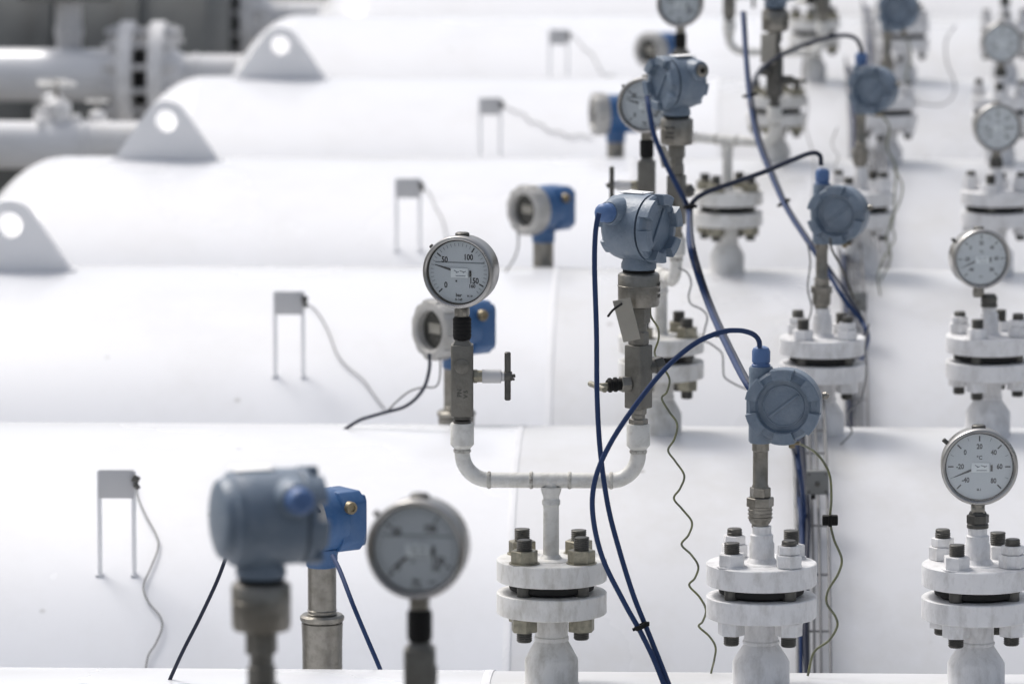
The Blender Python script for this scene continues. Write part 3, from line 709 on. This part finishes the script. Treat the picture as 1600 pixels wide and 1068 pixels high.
for n, (px, py, rot) in AST.items():
    base = at(px, py if py else 1480, YN(n))
    if n == -1: base = Vector((at(px, 1480, YN(n)).x, YN(n), 0.200))
    if n == 0: base = at(px, py, YN(0))
    print('A', n, [round(v, 3) for v in base], proj(base))
    B = Matrix.Translation(base); S = B @ rz(rot)
    L_ = LA[n]
    r = place(NP['A'], 'flanged_nozzle', L_[0], 'pipe flange', B @ rz(4 + n * 7), 'bolted flanges under the gauge tees'); bolts_into(r, 'A', 0)
    place(TP, 'tee_manifold', L_[1], 'pipe tee', S, 'white tees with two upturned arms')
    ml = S @ T(-140, 0, 213.5); mr = S @ T(135, 0, 213.5)
    vrot = {-1: 90, 0: 2, 1: 176, 2: 160, 3: 5, 4: 5}[n]
    place(VL, 'needle_valve', L_[2], 'valve', turn(ml, vrot), 'needle valves under the gauges')
    place(GA0 if n in (-1,) else GA, 'pressure_gauge', L_[3], 'pressure gauge', turn(ml, GROT[n]) @ T(0, 0, 167.5), 'pressure gauges on the tees')
    if n == 4: pass
    place(VRD if n == 2 else VR, 'valve_block', L_[4], 'valve', turn(mr, {-1: 200, 0: 0, 1: 20, 2: 190, 3: 0, 4: 0}[n]), 'valve blocks under the transmitters')
    place(TXF if n == -1 else TX, 'pressure_transmitter', L_[5], 'transmitter', turn(mr, TXROT[n]) @ T(0, 0, 243), 'grey blue transmitters on the tees')

def on_station(px, py, n, name_label, zfix=None):
    return at(px, py, YN(n))
BST = {0: (1190, 878), 1: (1285, 526), 2: (1345, 297), 3: (1387, 150), 4: (1412, 35)}
LB = {0: ('white painted flange pair below the sharp round transmitter at right', 'sharp grey blue round transmitter facing the camera, blue gland on top'),
      1: ('white flange pair above and behind the sharp right hand transmitter', 'grey blue round transmitter with bright gland, second highest on the right'),
      2: ('blurred white flange pair behind the middle right transmitter', 'blurred grey blue round transmitter near the top right corner'),
      3: ('blurred flange pair behind the top right transmitter', 'transmitter above the top edge beyond the top right one'),
      4: ('farthest white flange pair at the top edge right of centre', 'farthest round transmitter above the top edge')}
TTROT = {0: -9, 1: -20, 2: -26, 3: -20, 4: -20}
for n, (px, py) in BST.items():
    base = at(px, py, YN(n))
    print('B', n, [round(v, 3) for v in base], proj(base))
    B = Matrix.Translation(base)
    r = place(NP['B'], 'flanged_nozzle', LB[n][0], 'pipe flange', B @ rz(-3 + 9 * n), 'white painted flanges under the round transmitters'); bolts_into(r, 'B', 0)
    place(TT, 'temperature_transmitter', LB[n][1], 'transmitter', turn(B @ T(-3, 0, 189), TTROT[n]), 'round transmitters on the right hand row')
CST = {0: (1527, 880), 1: (1545, 523), 2: (1556, 297), 3: (1563, 150), 4: (1570, 35)}
LC = {0: ('white painted flange pair at the lower right edge', 'pale dial gauge at the right edge, nearest and sharpest'),
      1: ('white flange pair at the right edge, second from the bottom', 'pale dial gauge at the right edge, second from the bottom'),
      2: ('blurred flange pair at the right edge, third from the bottom', 'blurred gauge at the right edge, third from the bottom'),
      3: ('blurred flange pair at the top right corner', 'blurred gauge at the top right corner'),
      4: ('farthest flange pair of the right edge row', 'farthest gauge of the right edge row')}
q = MB(); q.lathe([(0, 57), (17, 57), (17, 62), (14, 66), (14, 80), (12, 83), (0, 83)], seg=24); q.hexa((0, 0, 64), (0, 0, 78), 18); ADP = q.mesh('adapter', M_DARK)
for n, (px, py) in CST.items():
    base = at(px, py, YN(n))
    B = Matrix.Translation(base)
    r = place(NP['B'] + [('adapter', ADP, [])], 'flanged_nozzle', LC[n][0], 'pipe flange', B @ rz(12 + 9 * n), 'white painted flanges in the right edge row'); bolts_into(r, 'B', 0)
    place(GC, 'dial_thermometer', LC[n][1], 'gauge', turn(B @ T([0, -22, 0, 0, 0][n], 0, 78), [2, 14, 8, 8, 8][n]), 'dial gauges in the right edge row')

# bright blue transmitters
TBS = {0: (503, 885, 8.5, 0.93, -52, 'bright blue transmitter behind the big blurred foreground transmitter'),
       1: (713, 575, 10.42, 1.0, -50, 'bright blue transmitter with pale display ring, behind the sharp gauge'),
       2: (849, 378, 12.75, 1.0, -46, 'bright blue transmitter with pale display ring standing clear, upper middle'),
       3: (962, 222, 15.1, 1.0, -76, 'bright blue transmitter left of the upper gauge'),
       4: (1032, 116, 17.4, 1.0, -40, 'bright blue transmitter at the top edge behind the upper grey blue one')}
for n, (px, py, Y, k, rt, lab) in TBS.items():
    place(TB, 'display_transmitter', lab, 'transmitter', Matrix.Translation(at(px, py, Y)) @ rz(rt) @ Matrix.Scale(k, 4), 'bright blue transmitters in the rear row')

# hanging tags
def tagplate(pts, Y, lab):
    P = [at(x, y, Y) for x, y in pts]; t = bmesh.new()
    A = [t.verts.new(p) for p in P]; Bv = [t.verts.new(p + Vector((0, 0.0018, 0))) for p in P]
    t.faces.new(A); t.faces.new(Bv[::-1])
    for i in range(4): t.faces.new((A[i], Bv[i], Bv[(i + 1) % 4], A[(i + 1) % 4]))
    bmesh.ops.bevel(t, geom=t.edges[:], offset=0.0006, segments=1, affect='EDGES')
    q = MB(); q.merge(t, Matrix.Identity(4)); return single('metal_tag', q.mesh('tag', M_TAG, 1), lab, 'tag')
tagplate([(957, 470), (985, 465), (1001, 529), (974, 535)], YN(0) - 0.05, 'blank metal tag hanging below the sharp transmitter')
tagplate([(1189, 53), (1213, 52), (1211, 100), (1188, 99)], YN(2) - 0.1, 'blurred blank grey tag near the top edge above the dark valve')
tagplate([(1027, 226), (1041, 228), (1050, 262), (1034, 262)], YN(1) - 0.17, 'dark metal tag hanging under the upper transmitter')

# ------------------------------------------------------------------ cables and wires
def cable(pts, r, m, name, lab, cat, group=None, seg=10, k=8):
    q = MB(); q.tube(spline(pts, k), r, seg); return single(name, q.mesh(name, m, 1, 60), lab, cat, group)
def pl(L, Y0=None):
    out = []
    for p in L: out.append(at(p[0], p[1], p[2] if len(p) > 2 else Y0))
    return out
G = 'blue signal cables'
y0 = YN(0)
cable(pl([(936, 333), (933, 345), (930, 370), (929, 420), (932, 520), (933, 620), (938, 705), (950, 790), (968, 860), (990, 930), (1012, 985), (1034, 1040), (1052, 1085)], y0 - 0.10) + [on_pipe(1078, 1140, 0, .004), on_pipe(1090, 1260, 0, .004)], 0.0036, M_CABLE, 'signal_cable', 'blue cable dropping straight from the gland of the sharp transmitter', 'cable', G)
cable(pl([(1187, 541, y0 - 0.005), (1186, 533, y0 - 0.008), (1181, 525, y0 - 0.02), (1170, 519, y0 - 0.035), (1152, 516, y0 - 0.055), (1125, 519, y0 - 0.08), (1085, 537, y0 - 0.1), (1040, 575, y0 - 0.12), (995, 630, y0 - 0.13), (955, 690, y0 - 0.13), (931, 745, y0 - 0.13), (926, 800, y0 - 0.13), (941, 870, y0 - 0.12), (975, 940, y0 - 0.11), (1000, 985, y0 - 0.11), (1022, 1030, y0 - 0.11), (1042, 1080, y0 - 0.11)]) + [on_pipe(1068, 1140, 0, .004), on_pipe(1082, 1260, 0, .004)], 0.0036, M_CABLE, 'signal_cable', 'blue cable looping from the sharp round transmitter down to the lower zip tie', 'cable', G)
y1 = YN(1)
cable(pl([(1011, 152, y1 - .2), (1014, 170, y1 - .22), (1022, 210, y1 - .24), (1040, 255, y1 - .25), (1062, 298, y1 - .25), (1076, 330, y1 - .25), (1077, 380, y1 - .8), (1090, 430, y1 - .8), (1112, 490, y1 - 0.9), (1140, 550, y1 - 1.4), (1168, 602, y1 - 1.9), (1205, 650, y1 - 1.6), (1240, 692, y1 - 0.65), (1250, 740, y1 - .62)]) + [on_pipe(1256, 800, 1, .045), on_pipe(1256, 900, 1, .045)], 0.0046, M_CABLE, 'signal_cable', 'blue cable running from the upper gauge past the cable tie to the round transmitter', 'cable', G)
cable(pl([(1283, 257, y1), (1281, 243, y1 - .01), (1268, 239, y1 - .03), (1235, 251, y1 - .1), (1195, 268, y1 - .15), (1150, 284, y1 - .2), (1105, 300, y1 - .22), (1084, 314, y1 - .24), (1079, 332, y1 - .26), (1082, 380, y1 - .8), (1096, 433, y1 - .8), (1117, 490, y1 - .9), (1146, 552, y1 - 1.4), (1172, 600, y1 - 1.9), (1205, 645, y1 - 1.55), (1238, 695, y1 - .68)]) + [on_pipe(1250, 770, 1, .045), on_pipe(1250, 900, 1, .045)], 0.0044, M_CABLED, 'signal_cable', 'dark cable arching from the second round transmitter to the cable tie', 'cable', G)
cable(pl([(1160, 20, 11.6), (1164, 80, 11.4), (1170, 148, 11.2), (1182, 215, 11), (1205, 275, 10.8), (1228, 325, 10.6), (1262, 378, 10.45), (1290, 420, 10.4), (1318, 466, 10.35), (1345, 500, 10.35), (1356, 525, 10.35), (1350, 550, 10.7)]) + [on_pipe(1332, 600, 2, .04), on_pipe(1330, 640, 2, .04)], 0.0041, M_CABLE, 'signal_cable', 'long blue cable running from the top edge down to the second flange on the right', 'cable', G)
cable(pl([(1164, 20, 11.63), (1168, 90, 11.43), (1175, 150, 11.23), (1188, 215, 11.03), (1212, 278, 10.83), (1233, 325, 10.63), (1266, 376, 10.48), (1300, 425, 10.43), (1330, 470, 10.38), (1350, 505, 10.38), (1348, 530, 10.6)]) + [on_pipe(1328, 600, 2, .045), on_pipe(1326, 640, 2, .045)], 0.0030, M_CABLED, 'signal_cable', 'dark cable tied along the long blue cable from the top edge', 'cable', G)
y2 = YN(2)
cable(pl([(1346, 95, y2), (1345, 75, y2 - .01), (1335, 59, y2 - .03), (1310, 56, y2 - .05), (1270, 66, y2 - .1), (1225, 84, y2 - .15), (1190, 108, y2 - .17), (1178, 128, y2 - .5), (1173, 150, 11.24), (1180, 195, 11.1)]), 0.0046, M_CABLED, 'signal_cable', 'dark cable arching over from the top right transmitter', 'cable', G)
cable(pl([(500, 800, 8.45), (470, 770, 8.35), (420, 770, 8.1), (382, 805, 7.93), (360, 852, 7.9), (340, 905, 7.9), (312, 965, 7.9), (283, 1022, 7.9), (255, 1085, 7.9)]) + [on_pipe(235, 1135, 0, .004), on_pipe(225, 1240, 0, .004)], 0.0027, M_CABLED, 'signal_cable', 'thin dark blue cable slanting down left of the big foreground transmitter', 'cable', G)
cable(pl([(520, 868, 8.3), (532, 893, 8.25), (552, 945, 8.2), (575, 1000, 8.2), (590, 1035, 8.2), (610, 1085, 8.2)]) + [on_pipe(625, 1130, 0, .004), on_pipe(632, 1240, 0, .004)], 0.0034, M_CABLE, 'signal_cable', 'thin blue cable slanting down right of the bright blue foreground transmitter', 'cable', G)
yb = 10.25
cable(pl([(671, 552), (671, 575), (664, 602), (650, 622), (630, 636), (605, 643), (580, 650), (560, 657), (530, 676)], yb), 0.0032, M_CABLED, 'signal_cable', 'dark cable curving from the blue transmitter behind the sharp gauge', 'cable', G)
cable(pl([(688, 560, yb + .02), (687, 590, yb), (680, 604, yb), (660, 605, yb), (640, 611, yb), (622, 625, yb), (607, 640, yb)]), 0.0018, M_WIREG, 'earth_wire', 'thin grey wire looping beside the blue transmitter behind the sharp gauge', 'wire')
cable(pl([(806, 352), (810, 372), (808, 392), (800, 410), (790, 425)], 12.5), 0.0022, M_WIREG, 'earth_wire', 'thin grey wire under the display ring of the clear blue transmitter', 'wire')
GW = 'thin earth wires'
def wire(L, lab, m=M_WIRE, r=0.0016): return cable(L, r, m, 'earth_wire', lab, 'wire', GW, seg=8, k=9)
wire([on_pipe(x, y, 1, .006) for x, y in ((211, 750), (215, 775), (228, 805), (244, 835), (247, 855), (236, 885), (224, 915), (232, 940), (250, 962), (253, 980), (243, 1005), (231, 1025), (226, 1060))], 'wavy wire trailing down from the lowest plate stand at left', m=M_WIREG)
wire([on_pipe(x, y, 2, .006) for x, y in ((474, 470), (494, 485), (512, 515), (526, 552), (545, 575), (566, 592), (583, 615), (602, 640))], 'wire running from the second plate stand to the blue transmitter cable', m=M_WIREG)
wire([on_pipe(x, y, 3, .006) for x, y in ((660, 290), (672, 303), (680, 322), (690, 340), (696, 362), (700, 390))], 'blurred wire beside the middle plate stand', m=M_WIREG, r=.0014)
wire([on_pipe(x, y, 4, .006) for x, y in ((782, 160), (800, 172), (818, 178), (828, 190), (845, 194), (858, 205), (875, 206), (888, 214), (905, 211), (925, 216))], 'wavy blurred wire running right from the second highest plate stand', m=M_WIREG, r=.0018)
wire([on_pipe(x, y, 5, .006) for x, y in ((887, 52), (903, 62), (912, 75), (925, 85), (935, 105), (945, 118), (960, 117))], 'faint wire beside the highest plate stand', m=M_WIREG, r=.0016)
ya = y0 + .12
wire(pl([(1016, 476, ya - .1), (1017, 494, ya - .1), (1028, 512, ya - .08), (1029, 530, ya - .06), (1023, 552, ya - .05), (1035, 572, ya), (1046, 592, ya), (1042, 612, ya), (1034, 622, ya), (1045, 642, ya), (1058, 662, ya), (1054, 685, ya), (1044, 703, ya), (1055, 720, ya), (1069, 742, ya), (1063, 762, ya), (1053, 778, ya), (1066, 795, ya), (1081, 815, ya), (1076, 835, ya), (1065, 850, ya), (1080, 866, ya), (1091, 884, ya), (1086, 902, ya), (1077, 914, ya), (1093, 932, ya), (1103, 952, ya), (1098, 970, ya), (1092, 978, ya), (1108, 993, ya), (1118, 1010, ya), (1116, 1030, ya), (1110, 1060, ya)]) + [on_pipe(1112, 1110, 0, .003), on_pipe(1120, 1200, 0, .003)], 'wavy green yellow wire hanging from the sharp transmitter down to the bottom edge')
ya = y1 - .15
wire(pl([(1060, 418), (1074, 426), (1080, 442), (1076, 462), (1080, 475), (1096, 483), (1105, 495), (1101, 515), (1099, 530), (1112, 538), (1128, 552), (1130, 575), (1133, 590), (1155, 603), (1175, 610)], ya), 'wavy thin wire behind the crossing blue cables in the centre right', m=M_WIREG)
ya = y0 + .08
wire(pl([(1238, 690, y0), (1252, 694, y0 + .02), (1272, 705, ya), (1287, 722, ya), (1297, 745, ya), (1299, 780, ya), (1297, 812, ya), (1303, 842, ya), (1315, 872, ya), (1310, 895, ya), (1294, 922, ya), (1292, 942, ya), (1305, 962, ya), (1308, 978, ya), (1295, 1000, ya), (1272, 1018, ya), (1262, 1055, ya)]), 'green yellow wire bowing from the sharp round transmitter down past a black clip', r=.0018)
ya = y1 - .1
wire(pl([(1358, 505, ya), (1352, 540, ya), (1354, 580, ya), (1350, 605, ya), (1345, 625, ya), (1326, 645, ya), (1328, 665, ya), (1331, 675, ya), (1318, 690, ya), (1302, 705, ya)]), 'wavy wire beside the second flange neck on the right', m=M_WIREG)
wire(pl([(1297, 372, y1 - .05), (1300, 390, y1 - .06), (1312, 412, y1 - .06), (1322, 435, y1 - .06), (1335, 468, y1 - .06)]), 'dark wire falling from the second round transmitter', m=M_DARK, r=.0022)
ya = y2 - .1
wire(pl([(1378, 180, ya), (1390, 200, ya), (1386, 230, ya), (1400, 262, ya), (1398, 300, ya), (1396, 340, ya), (1385, 370, ya), (1392, 400, ya), (1380, 430, ya), (1365, 460, ya)]), 'wavy wire beside the third flange neck on the right', r=.002)
wire(pl([(1268, 60, 15), (1256, 90, 15), (1255, 130, 15), (1262, 165, 14.8), (1259, 200, 14.6), (1270, 240, 14.4), (1272, 280, 14.2), (1268, 320, 14)]), 'thin wavy wire left of the top right transmitter', m=M_WIREG, r=.0022)
wire(pl([(1493, 40, 16.5), (1478, 65, 16.5), (1480, 100, 16.5), (1492, 130, 16.5), (1488, 152, 16.5), (1470, 164, 16.5), (1445, 163, 16.5), (1425, 160, 16.5)]), 'thin blurred wire looping in the top right corner', m=M_WIREG, r=.0022)

ya = y2 - .25
wire(pl([(1396, 262, ya), (1410, 290, ya), (1404, 320, ya), (1392, 345, ya), (1398, 372, ya), (1384, 398, ya), (1372, 430, ya), (1376, 462, ya)]), 'greenish wire curling right of the third flange neck', r=.0018)
wire(pl([(1262, 380, y1), (1266, 410, y1), (1262, 450, y1), (1268, 480, y1), (1262, 505, y1)]), 'thin grey wire beside the nipple of the second round transmitter', m=M_WIREG)
wire(pl([(1418, 60, 15.2), (1424, 90, 15.2), (1416, 120, 15.2), (1424, 150, 15.2), (1414, 185, 15.2), (1420, 215, 15.2)]), 'blurred wire right of the top right transmitter', r=.0022)
wire(pl([(1308, 200, 13.5), (1300, 225, 13.4), (1310, 245, 13.3), (1305, 262, 13.2), (1316, 285, 13.1)]), 'short blurred wire left of the third flange', m=M_WIREG, r=.002)
# cable ties and clips
def tie(px, py, Y, dx, dy, lab, s=1.0):
    p = at(px, py, Y); q = MB()
    d = (at(px + dx, py + dy, Y) - p).normalized()
    q.lathe([(0.0052 * s, -0.003), (0.0085 * s, -0.003), (0.0085 * s, 0.003), (0.0052 * s, 0.003)], p, d, seg=20, closed=True)
    sd_ = d.cross(Vector((0, 1, 0))).normalized()
    q.box(p + sd_ * 0.009 * s, (0.008 * s, 0.006, 0.006), bev=0.001); q.cyl(p - sd_ * 0.006, p - sd_ * 0.012 * s, 0.0024, c=0.0003, seg=8)
    single('cable_tie', q.mesh('tie', M_BLK, 1), lab, 'cable tie', 'black cable ties')
tie(1001, 978, y0 - .11, 10, 22, 'black cable tie joining the two blue cables near the bottom edge')
tie(1078, 323, y1 - .25, 2, 20, 'black cable tie where the arching dark cable meets the blue one')
tie(1171, 149, 11.2, 4, 20, 'black cable tie on the long blue cable near the top', 1.2)
tie(1224, 317, 10.65, 12, 20, 'black cable tie halfway down the long blue cable', 1.1)
tie(1127, 521, y1 - 1.15, 10, 22, 'black cable tie behind the cable loop in the centre right', .9)
p0, p1 = at(958, 484, y0 - .06), at(950, 494, y0 - .07)
q = MB(); q.tube(spline([at(972, 474, y0 - .055), p0, p1], 5), 0.0018, 6)
single('cable_tie', q.mesh('tail', M_BLK, 1), 'loose black tie tail sticking out left of the metal tag', 'cable tie', 'black cable ties')
q = MB(); c = at(1297, 812, y0 + .08); q.box(c, (0.022, 0.014, 0.014), bev=0.002); q.box(c + Vector((0, -0.008, 0)), (0.005, 0.004, 0.016), bev=0.001)
single('wire_clip', q.mesh('clip', M_BLK, 1), 'square black clip on the bowing green yellow wire', 'clip')

# ------------------------------------------------------------------ wire trays draped over the pipelines
def tray(n, pxl, pxr, py, th0, th1, lab, cables=2):
    xl, xr = on_pipe(pxl, py, n).x, on_pipe(pxr, py, n).x
    root = bpy.data.objects.new('wire_tray', None); COL.objects.link(root); root.location = ((xl + xr) / 2, YN(n), ZP - 1.0)
    root['label'] = lab; root['category'] = 'cable tray'; root['group'] = 'galvanised wire trays'
    w = (xr - xl); N = 28
    def P(x, r, t): return Vector((x, -r * math.sin(t), r * math.cos(t)))
    ts = [th0 + (th1 - th0) * k / N for k in range(N + 1)]
    for fx, r in ((-.5, R_ + .065), (-.5, R_ + .03), (-.15, R_ + .03), (.02, R_ + .03), (.22, R_ + .03), (.5, R_ + .03), (.5, R_ + .065)):
        q = MB(); q.tube([P(fx * w, r, t) for t in ts], 0.0023, 8)
        link_mesh('long_wire', q.mesh('long_wire', M_GALV, 1, 60), root)
    m = 9
    for k in range(m + 1):
        t = th0 + (th1 - th0) * k / m
        q = MB(); q.tube([P(-w / 2, R_ + .068, t), P(-w / 2, R_ + .026, t), P(w / 2, R_ + .026, t), P(w / 2, R_ + .068, t)], 0.0022, 8)
        link_mesh('cross_wire', q.mesh('cross_wire', M_GALV, 1, 60), root)
    for i in range(cables):
        q = MB(); q.tube(spline([P(-w * (.36 - .17 * i) + 0.004 * math.sin(j * 1.7 + i), R_ + .037 + .002 * i, th0 - .06 + (th1 - th0 + .12) * j / 9) for j in range(10)], 5), 0.0048, 10)
        o = single('tray_cable', q.mesh('tray_cable', M_CABLE if i == 0 else M_CABLED, 1, 60), ('blue cable' if i == 0 else 'dark cable') + ' lying in the ' + lab[lab.find('wire tray'):] , 'cable', 'cables lying in the wire trays')
        o.location = root.location
    return root
tray(1, 1242, 1292, 800, -0.02, 1.1, 'galvanised wire tray behind the nearest flange of the round transmitters')
tray(2, 1318, 1352, 560, -0.02, 1.0, 'galvanised wire tray behind the second flange on the right')
tray(3, 1350, 1384, 330, -0.02, 1.0, 'galvanised wire tray behind the third flange on the right', 1)
tray(4, 1326, 1352, 190, -0.02, 1.0, 'galvanised wire tray below the top right transmitter', 1)
tray(5, 1352, 1376, 80, -0.02, 1.0, 'galvanised wire tray at the top edge behind the top right transmitter', 1)

def jbox(px, py, n, lab, s=1.0):
    p = on_pipe(px, py, n, 0.075)
    q = MB(); q.box((0, 0, 0), (42 * s, 26 * s, 44 * s), bev=2.5); q.box((0, -14 * s, 0), (44 * s, 4 * s, 46 * s), bev=1.5); bx = q.mesh('enclosure', M_BOX)
    q = MB()
    for sx in (-1, 1):
        for sz in (-1, 1): q.cyl((sx * 16 * s, -15 * s, sz * 17 * s), (sx * 16 * s, -17.5 * s, sz * 17 * s), 2.2 * s, seg=10)
    q.cyl((0, -15 * s, -2), (0, -21 * s, -2), 5 * s, seg=12); sc = q.mesh('screws', M_DARK)
    q = MB(); q.cyl((-8 * s, 0, -22 * s), (-8 * s, 0, -34 * s), 5 * s, seg=12); gl = q.mesh('cable_gland', M_BLK)
    place([('enclosure', bx, [('screws', sc)]), ('cable_gland', gl, [])], 'junction_box', lab, 'junction box', Matrix.Translation(p), 'grey junction boxes')
jbox(1277, 752, 1, 'small grey junction box in the wire tray behind the sharp round transmitter')
jbox(1340, 470, 2, 'small dark junction box behind the second round transmitter')

# ------------------------------------------------------------------ upper left valve gear
def at_pipe_top(px, py, n): return on_pipe(px, py, n)
def hand_valve():
    q = MB(); q.lathe([(0, -0.05), (0.05, -0.05), (0.05, 0.02), (0.035, 0.04), (0.035, 0.09), (0.055, 0.1), (0.055, 0.13), (0.02, 0.15), (0, 0.15)], seg=28); q.lathe([(0, -0.09), (0.045, -0.09), (0.045, -0.07), (0.03, -0.06), (0.03, 0.06), (0.045, 0.07), (0.045, 0.09), (0, 0.09)], (0, 0, 0.04), (1, 0, 0), seg=24)
    body = q.mesh('body', M_FLB, 1)
    q = MB(); q.cyl((0, 0, 0.14), (0, 0, 0.22), 0.009, c=.001, seg=14); st = q.mesh('stem', M_STEEL, 1)
    q = MB(); q.tube([(0.07 * math.cos(2 * PI * k / 28), 0.07 * math.sin(2 * PI * k / 28), 0.205) for k in range(28)], 0.008, 8, close=True)
    for k in range(4):
        a = PI / 2 * k + .4; q.cyl((0, 0, 0.205), (0.07 * math.cos(a), 0.07 * math.sin(a), 0.205), 0.005, c=.0005, seg=8)
    hw = q.mesh('handwheel', M_FL, 1)
    return [('body', body, []), ('stem', st, [('handwheel', hw)])]
HV = hand_valve()
yv = YN(3) + .55
def stand_valve(px, py, Y, s, rot, lab):
    place(HV, 'hand_valve', lab, 'valve', Matrix.Translation(at(px, py, Y)) @ rz(rot) @ Matrix.Scale(s, 4), 'small white hand valves at upper left')
stand_valve(90, 212, YN(4), .75, 20, 'small white hand valve at the left edge above the third pipeline')
stand_valve(152, 206, YN(4) + .1, .45, 60, 'small white hand valve with wheel beside the big flanges')
stand_valve(82, 190, YN(4) + .5, .6, 40, 'small white hand valve standing behind the left edge one')
# dark actuator and its post beyond the flanged pipe end
root = bpy.data.objects.new('valve_actuator', None); COL.objects.link(root)
ap = at(108, 100, YN(5) + .05); root.location = ap
root['label'] = 'blurred grey actuator post standing on the flanged pipe end at the top left corner'; root['category'] = 'actuator'
q = MB(); q.lathe([(0, -.1), (.045, -.1), (.045, .09), (.05, .10), (.05, .125), (.045, .13), (.045, .22), (0, .22)], seg=30); link_mesh('post', q.mesh('post', M_PLATE, 1), root)
q = MB(); q.box((0, 0, .33), (.34, .2, .22), bev=.02); link_mesh('gear_case', q.mesh('gear_case', M_BOX, 1), root)
def gap_filler(px, py, Y, w, h, lab):  # made-up dark body, added to fill the dark gap behind the pipe end
    root = bpy.data.objects.new('dark_filler', None); COL.objects.link(root); p = at(px, py, Y); root.location = p
    root['label'] = lab; root['category'] = 'dark filler'
    q = MB(); q.lathe([(0, 0), (h * .45, 0), (h * .5, .05), (h * .5, w - .05), (h * .45, w), (0, w)], (-w / 2, 0, 0), (1, 0, 0), seg=48)
    for k in range(3): q.lathe([(h * .5, w * (k + 1) / 4 - .03), (h * .52, w * (k + 1) / 4 - .03), (h * .52, w * (k + 1) / 4 + .03), (h * .5, w * (k + 1) / 4 + .03)], (-w / 2, 0, 0), (1, 0, 0), seg=48)
    link_mesh('ribbed_casing', q.mesh('casing', M_GAPFILL, 1), root)
    q = MB(); q.box((0, 0, -h * .5 - .4), (w * .8, h * .7, .8), bev=.02); link_mesh('plinth', q.mesh('plinth', M_BOX, 1), root)
gap_filler(100, 180, YN(6) - .1, 1.3, 1.6, 'dark ribbed casing added to fill the dark gap beyond the pipe end at the top left corner')

# ------------------------------------------------------------------ check print
for nm, p in (('pipe1', (0, YN(1) + .15, -.011)), ('pipe2', (0, YN(2) + .15, -.011)), ('pipe3', (0, YN(3) + .15, -.011)), ('pipe4', (0, YN(4) + .15, -.011)), ('pipe5', (0, YN(5) + .15, -.011))):
    print(nm, proj(p))
